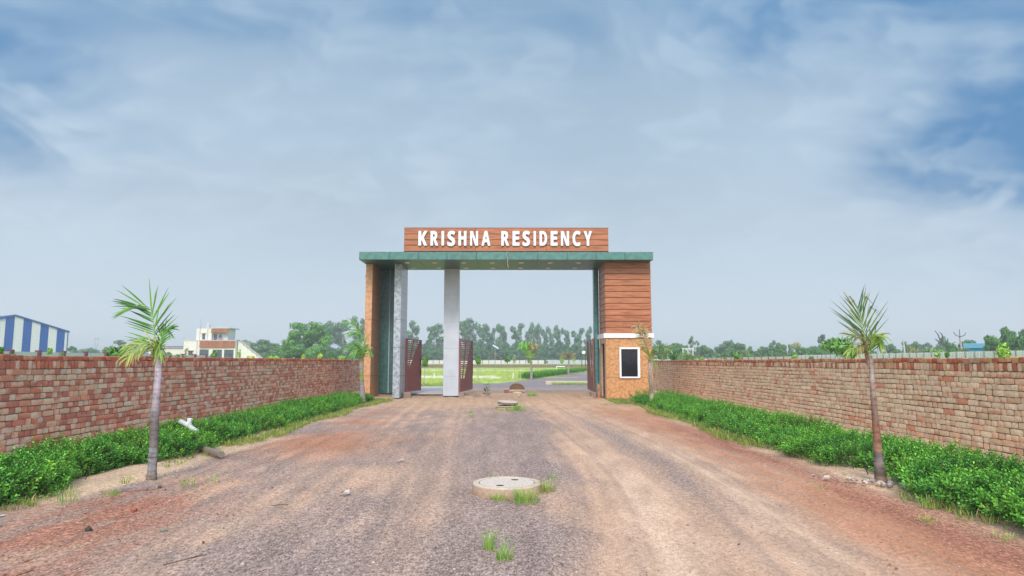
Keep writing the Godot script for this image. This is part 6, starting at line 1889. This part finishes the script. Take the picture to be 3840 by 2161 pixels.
	for e in [[-6.4, -57.5, 0.5], [0.35, -55.8, 0.55], [-7.3, -102.0, 0.9]]:
		var b := MB.new(); b.tint = rgb(226, 226, 226)
		b.tube([Vector3(0, 0, 0), Vector3(0.02, e[2], 0)], [0.05, 0.05], 10)
		var lbl: String = {-6.4: "thin white standpipe in the grass between left leaf and white pillar", 0.35: "white standpipe beside the round-headed sapling", -7.3: "distant white standpipe in the meadow left of the white pillar"}[e[0]]
		tag(put("standpipe", b, M.plastic, self, Vector3(e[0], 0, e[1])), lbl, "pipe")
	for e in [[6.4, -90.0, "white hooked pipe behind the lane hedge, between two palms"], [13.9, -98.0, "white hooped pipe far along the lane near the gate leaf edge"]]:
		var b := MB.new(); b.tint = rgb(230, 230, 230)
		b.tube([Vector3(0, 0, 0), Vector3(0, 0.72, 0), Vector3(0.05, 0.8, 0), Vector3(1.1, 0.8, 0)], [0.06, 0.06, 0.06, 0.06], 8)
		if e[0] > 10: b.tube([Vector3(1.1, 0.8, 0), Vector3(1.1, 0.1, 0)], [0.06, 0.06], 8)
		tag(put("hooked_pipe", b, M.plastic, self, Vector3(e[0], 0, e[1])), e[2], "pipe")
	# heap of pale stones by the right palm
	for k in 34:
		var s := rf(0.013, 0.04)
		var t := pow(rng.randf(), 0.8)
		var pos := Vector3(lerpf(3.75, 4.5, t) + rf(-0.08, 0.1), 0.04 + s * 0.3, -8.45 + t * 0.75 + rf(-0.13, 0.13))
		var o := put("stone", pebble(Vector3(s * rf(0.9, 1.5), s * rf(0.5, 0.8), s), [rgb(206, 190, 178), rgb(178, 168, 168), rgb(190, 160, 138), rgb(150, 146, 152)][k % 4]), M.concrete, self, pos)
		o.rotation = Vector3(rf(-0.3, 0.3), rf(0, TAU), rf(-0.3, 0.3))
		tag(o, "pale broken stone in the heap at the foot of the near right palm", "stone", "stones heaped at the right palm")
	# brick and stone chips lying about the left foreground
	for k in 34:
		var x := rf(-4.4, -2.2); var z := rf(-8.6, -4.9)
		var s := rf(0.005, 0.014)
		var tint: Color = [rgb(156, 84, 62), rgb(140, 70, 54), rgb(120, 96, 90), rgb(176, 110, 84), rgb(198, 186, 178)][k % 5]
		var o := put("brick_chip", pebble(Vector3(s * rf(1.0, 2.0), s * 0.6, s), tint), M.brick, self, Vector3(x, 0.01 + s * 0.3, z))
		o.rotation = Vector3(rf(-0.2, 0.2), rf(0, TAU), rf(-0.2, 0.2))
		tag(o, "small brick chip on the red dust of the left foreground", "chip", "brick chips strewn on the left foreground")
	for e in [[-3.62, -5.95, 0.04, rgb(84, 74, 64), "dark pointed stone on the red dust at the lower left"], [-4.05, -7.95, 0.03, rgb(110, 96, 90), "dark flat stone on the sand below the near left palm"], [-2.95, -5.9, 0.034, rgb(136, 134, 124), "grey stone on the dust at the lower left"], [-3.65, -6.7, 0.042, rgb(176, 108, 84), "flat red brick piece on the dust beside the left hedge foot"], [-1.9, -4.95, 0.025, rgb(196, 180, 172), "pale pebble on the gravel in the left centre foreground"]]:
		var o := put("stone", pebble(Vector3(e[2], e[2] * 0.75, e[2] * 0.8), e[3]), M.concrete, self, Vector3(e[0], e[2] * 0.3, e[1]))
		o.rotation.y = rf(0, TAU)
		tag(o, e[4], "stone")
	# twigs
	for e in [[-2.35, -5.05, 0.9, 0.32, "longest dry twig, forked, on the dust at the lower left"], [-3.75, -4.95, 2.2, 0.2, "thin dry twig on the red dust near the lower left corner"], [-2.3, -6.9, 0.3, 0.16, "short bent dry stem on the dust below the near left palm"], [-3.3, -4.75, 1.3, 0.14, "short dry twig standing crosswise near the lower left corner"]]:
		var b := MB.new(); b.tint = rgb(112, 92, 74)
		var L: float = e[3]
		b.tube([Vector3(-L / 2, 0.012, 0), Vector3(0, 0.02, 0.015), Vector3(L / 2, 0.012, -0.01)], [0.004, 0.0045, 0.003], 5)
		if L > 0.3: b.tube([Vector3(0.02, 0.02, 0.01), Vector3(0.08, 0.05, 0.09)], [0.0035, 0.002], 5)
		var o := put("twig", b, M.bark, self, Vector3(e[0], 0.005, e[1]))
		o.rotation.y = e[2]
		tag(o, e[4], "twig")
	# litter
	var bs := MB.new(); bs.tint = rgb(112, 150, 188)
	for k in 5:
		var x0 := -0.2 + k * 0.08
		bs.quad(Vector3(x0, 0.012 + 0.006 * (k % 2), 0.02), Vector3(x0 + 0.08, 0.012 + 0.006 * ((k + 1) % 2), 0.018), Vector3(x0 + 0.08, 0.014 + 0.006 * ((k + 1) % 2), -0.015), Vector3(x0, 0.013 + 0.006 * (k % 2), -0.02))
	var bo := put("plastic_strip", bs, M.plastic, self, Vector3(-4.22, 0.03, -7.75))
	bo.rotation.y = 0.55
	tag(bo, "faded blue plastic strip lying on the sand below the near left palm", "litter")
	for e in [[-4.72, -6.35, rgb(190, 196, 206), "crumpled grey white wrapper at the foot of the left hedge"], [-4.45, -5.8, rgb(210, 210, 214), "small white paper scrap at the lower left"], [-1.55, -9.9, rgb(214, 206, 200), "flat white scrap on the gravel left of the near manhole"], [-1.8, -7.5, rgb(206, 196, 190), "second white scrap on the gravel, nearer than the flat one"]]:
		var b := MB.new(); b.tint = e[2]
		for k in 5:
			var a := rf(0, TAU)
			b.tri(Vector3(0, 0.02, 0), Vector3(cos(a), rf(0.0, 0.5), sin(a)) * 0.07, Vector3(cos(a + 1.2), rf(0.0, 0.5), sin(a + 1.2)) * 0.06)
		tag(put("paper_scrap", b, M.plastic, self, Vector3(e[0], 0.015, e[1])), e[3], "litter")
	var gb := MB.new(); gb.tint = rgb(96, 150, 110)
	gb.tube([Vector3(-0.1, 0.04, 0), Vector3(0.06, 0.04, 0), Vector3(0.1, 0.04, 0), Vector3(0.15, 0.04, 0)], [0.035, 0.035, 0.014, 0.013], 12)
	var gbo := put("plastic_bottle", gb, M.plastic, self, Vector3(4.3, 0.02, -13.4))
	gbo.rotation.y = 0.4
	tag(gbo, "green plastic bottle lying on the grass edge of the right hedge", "bottle")
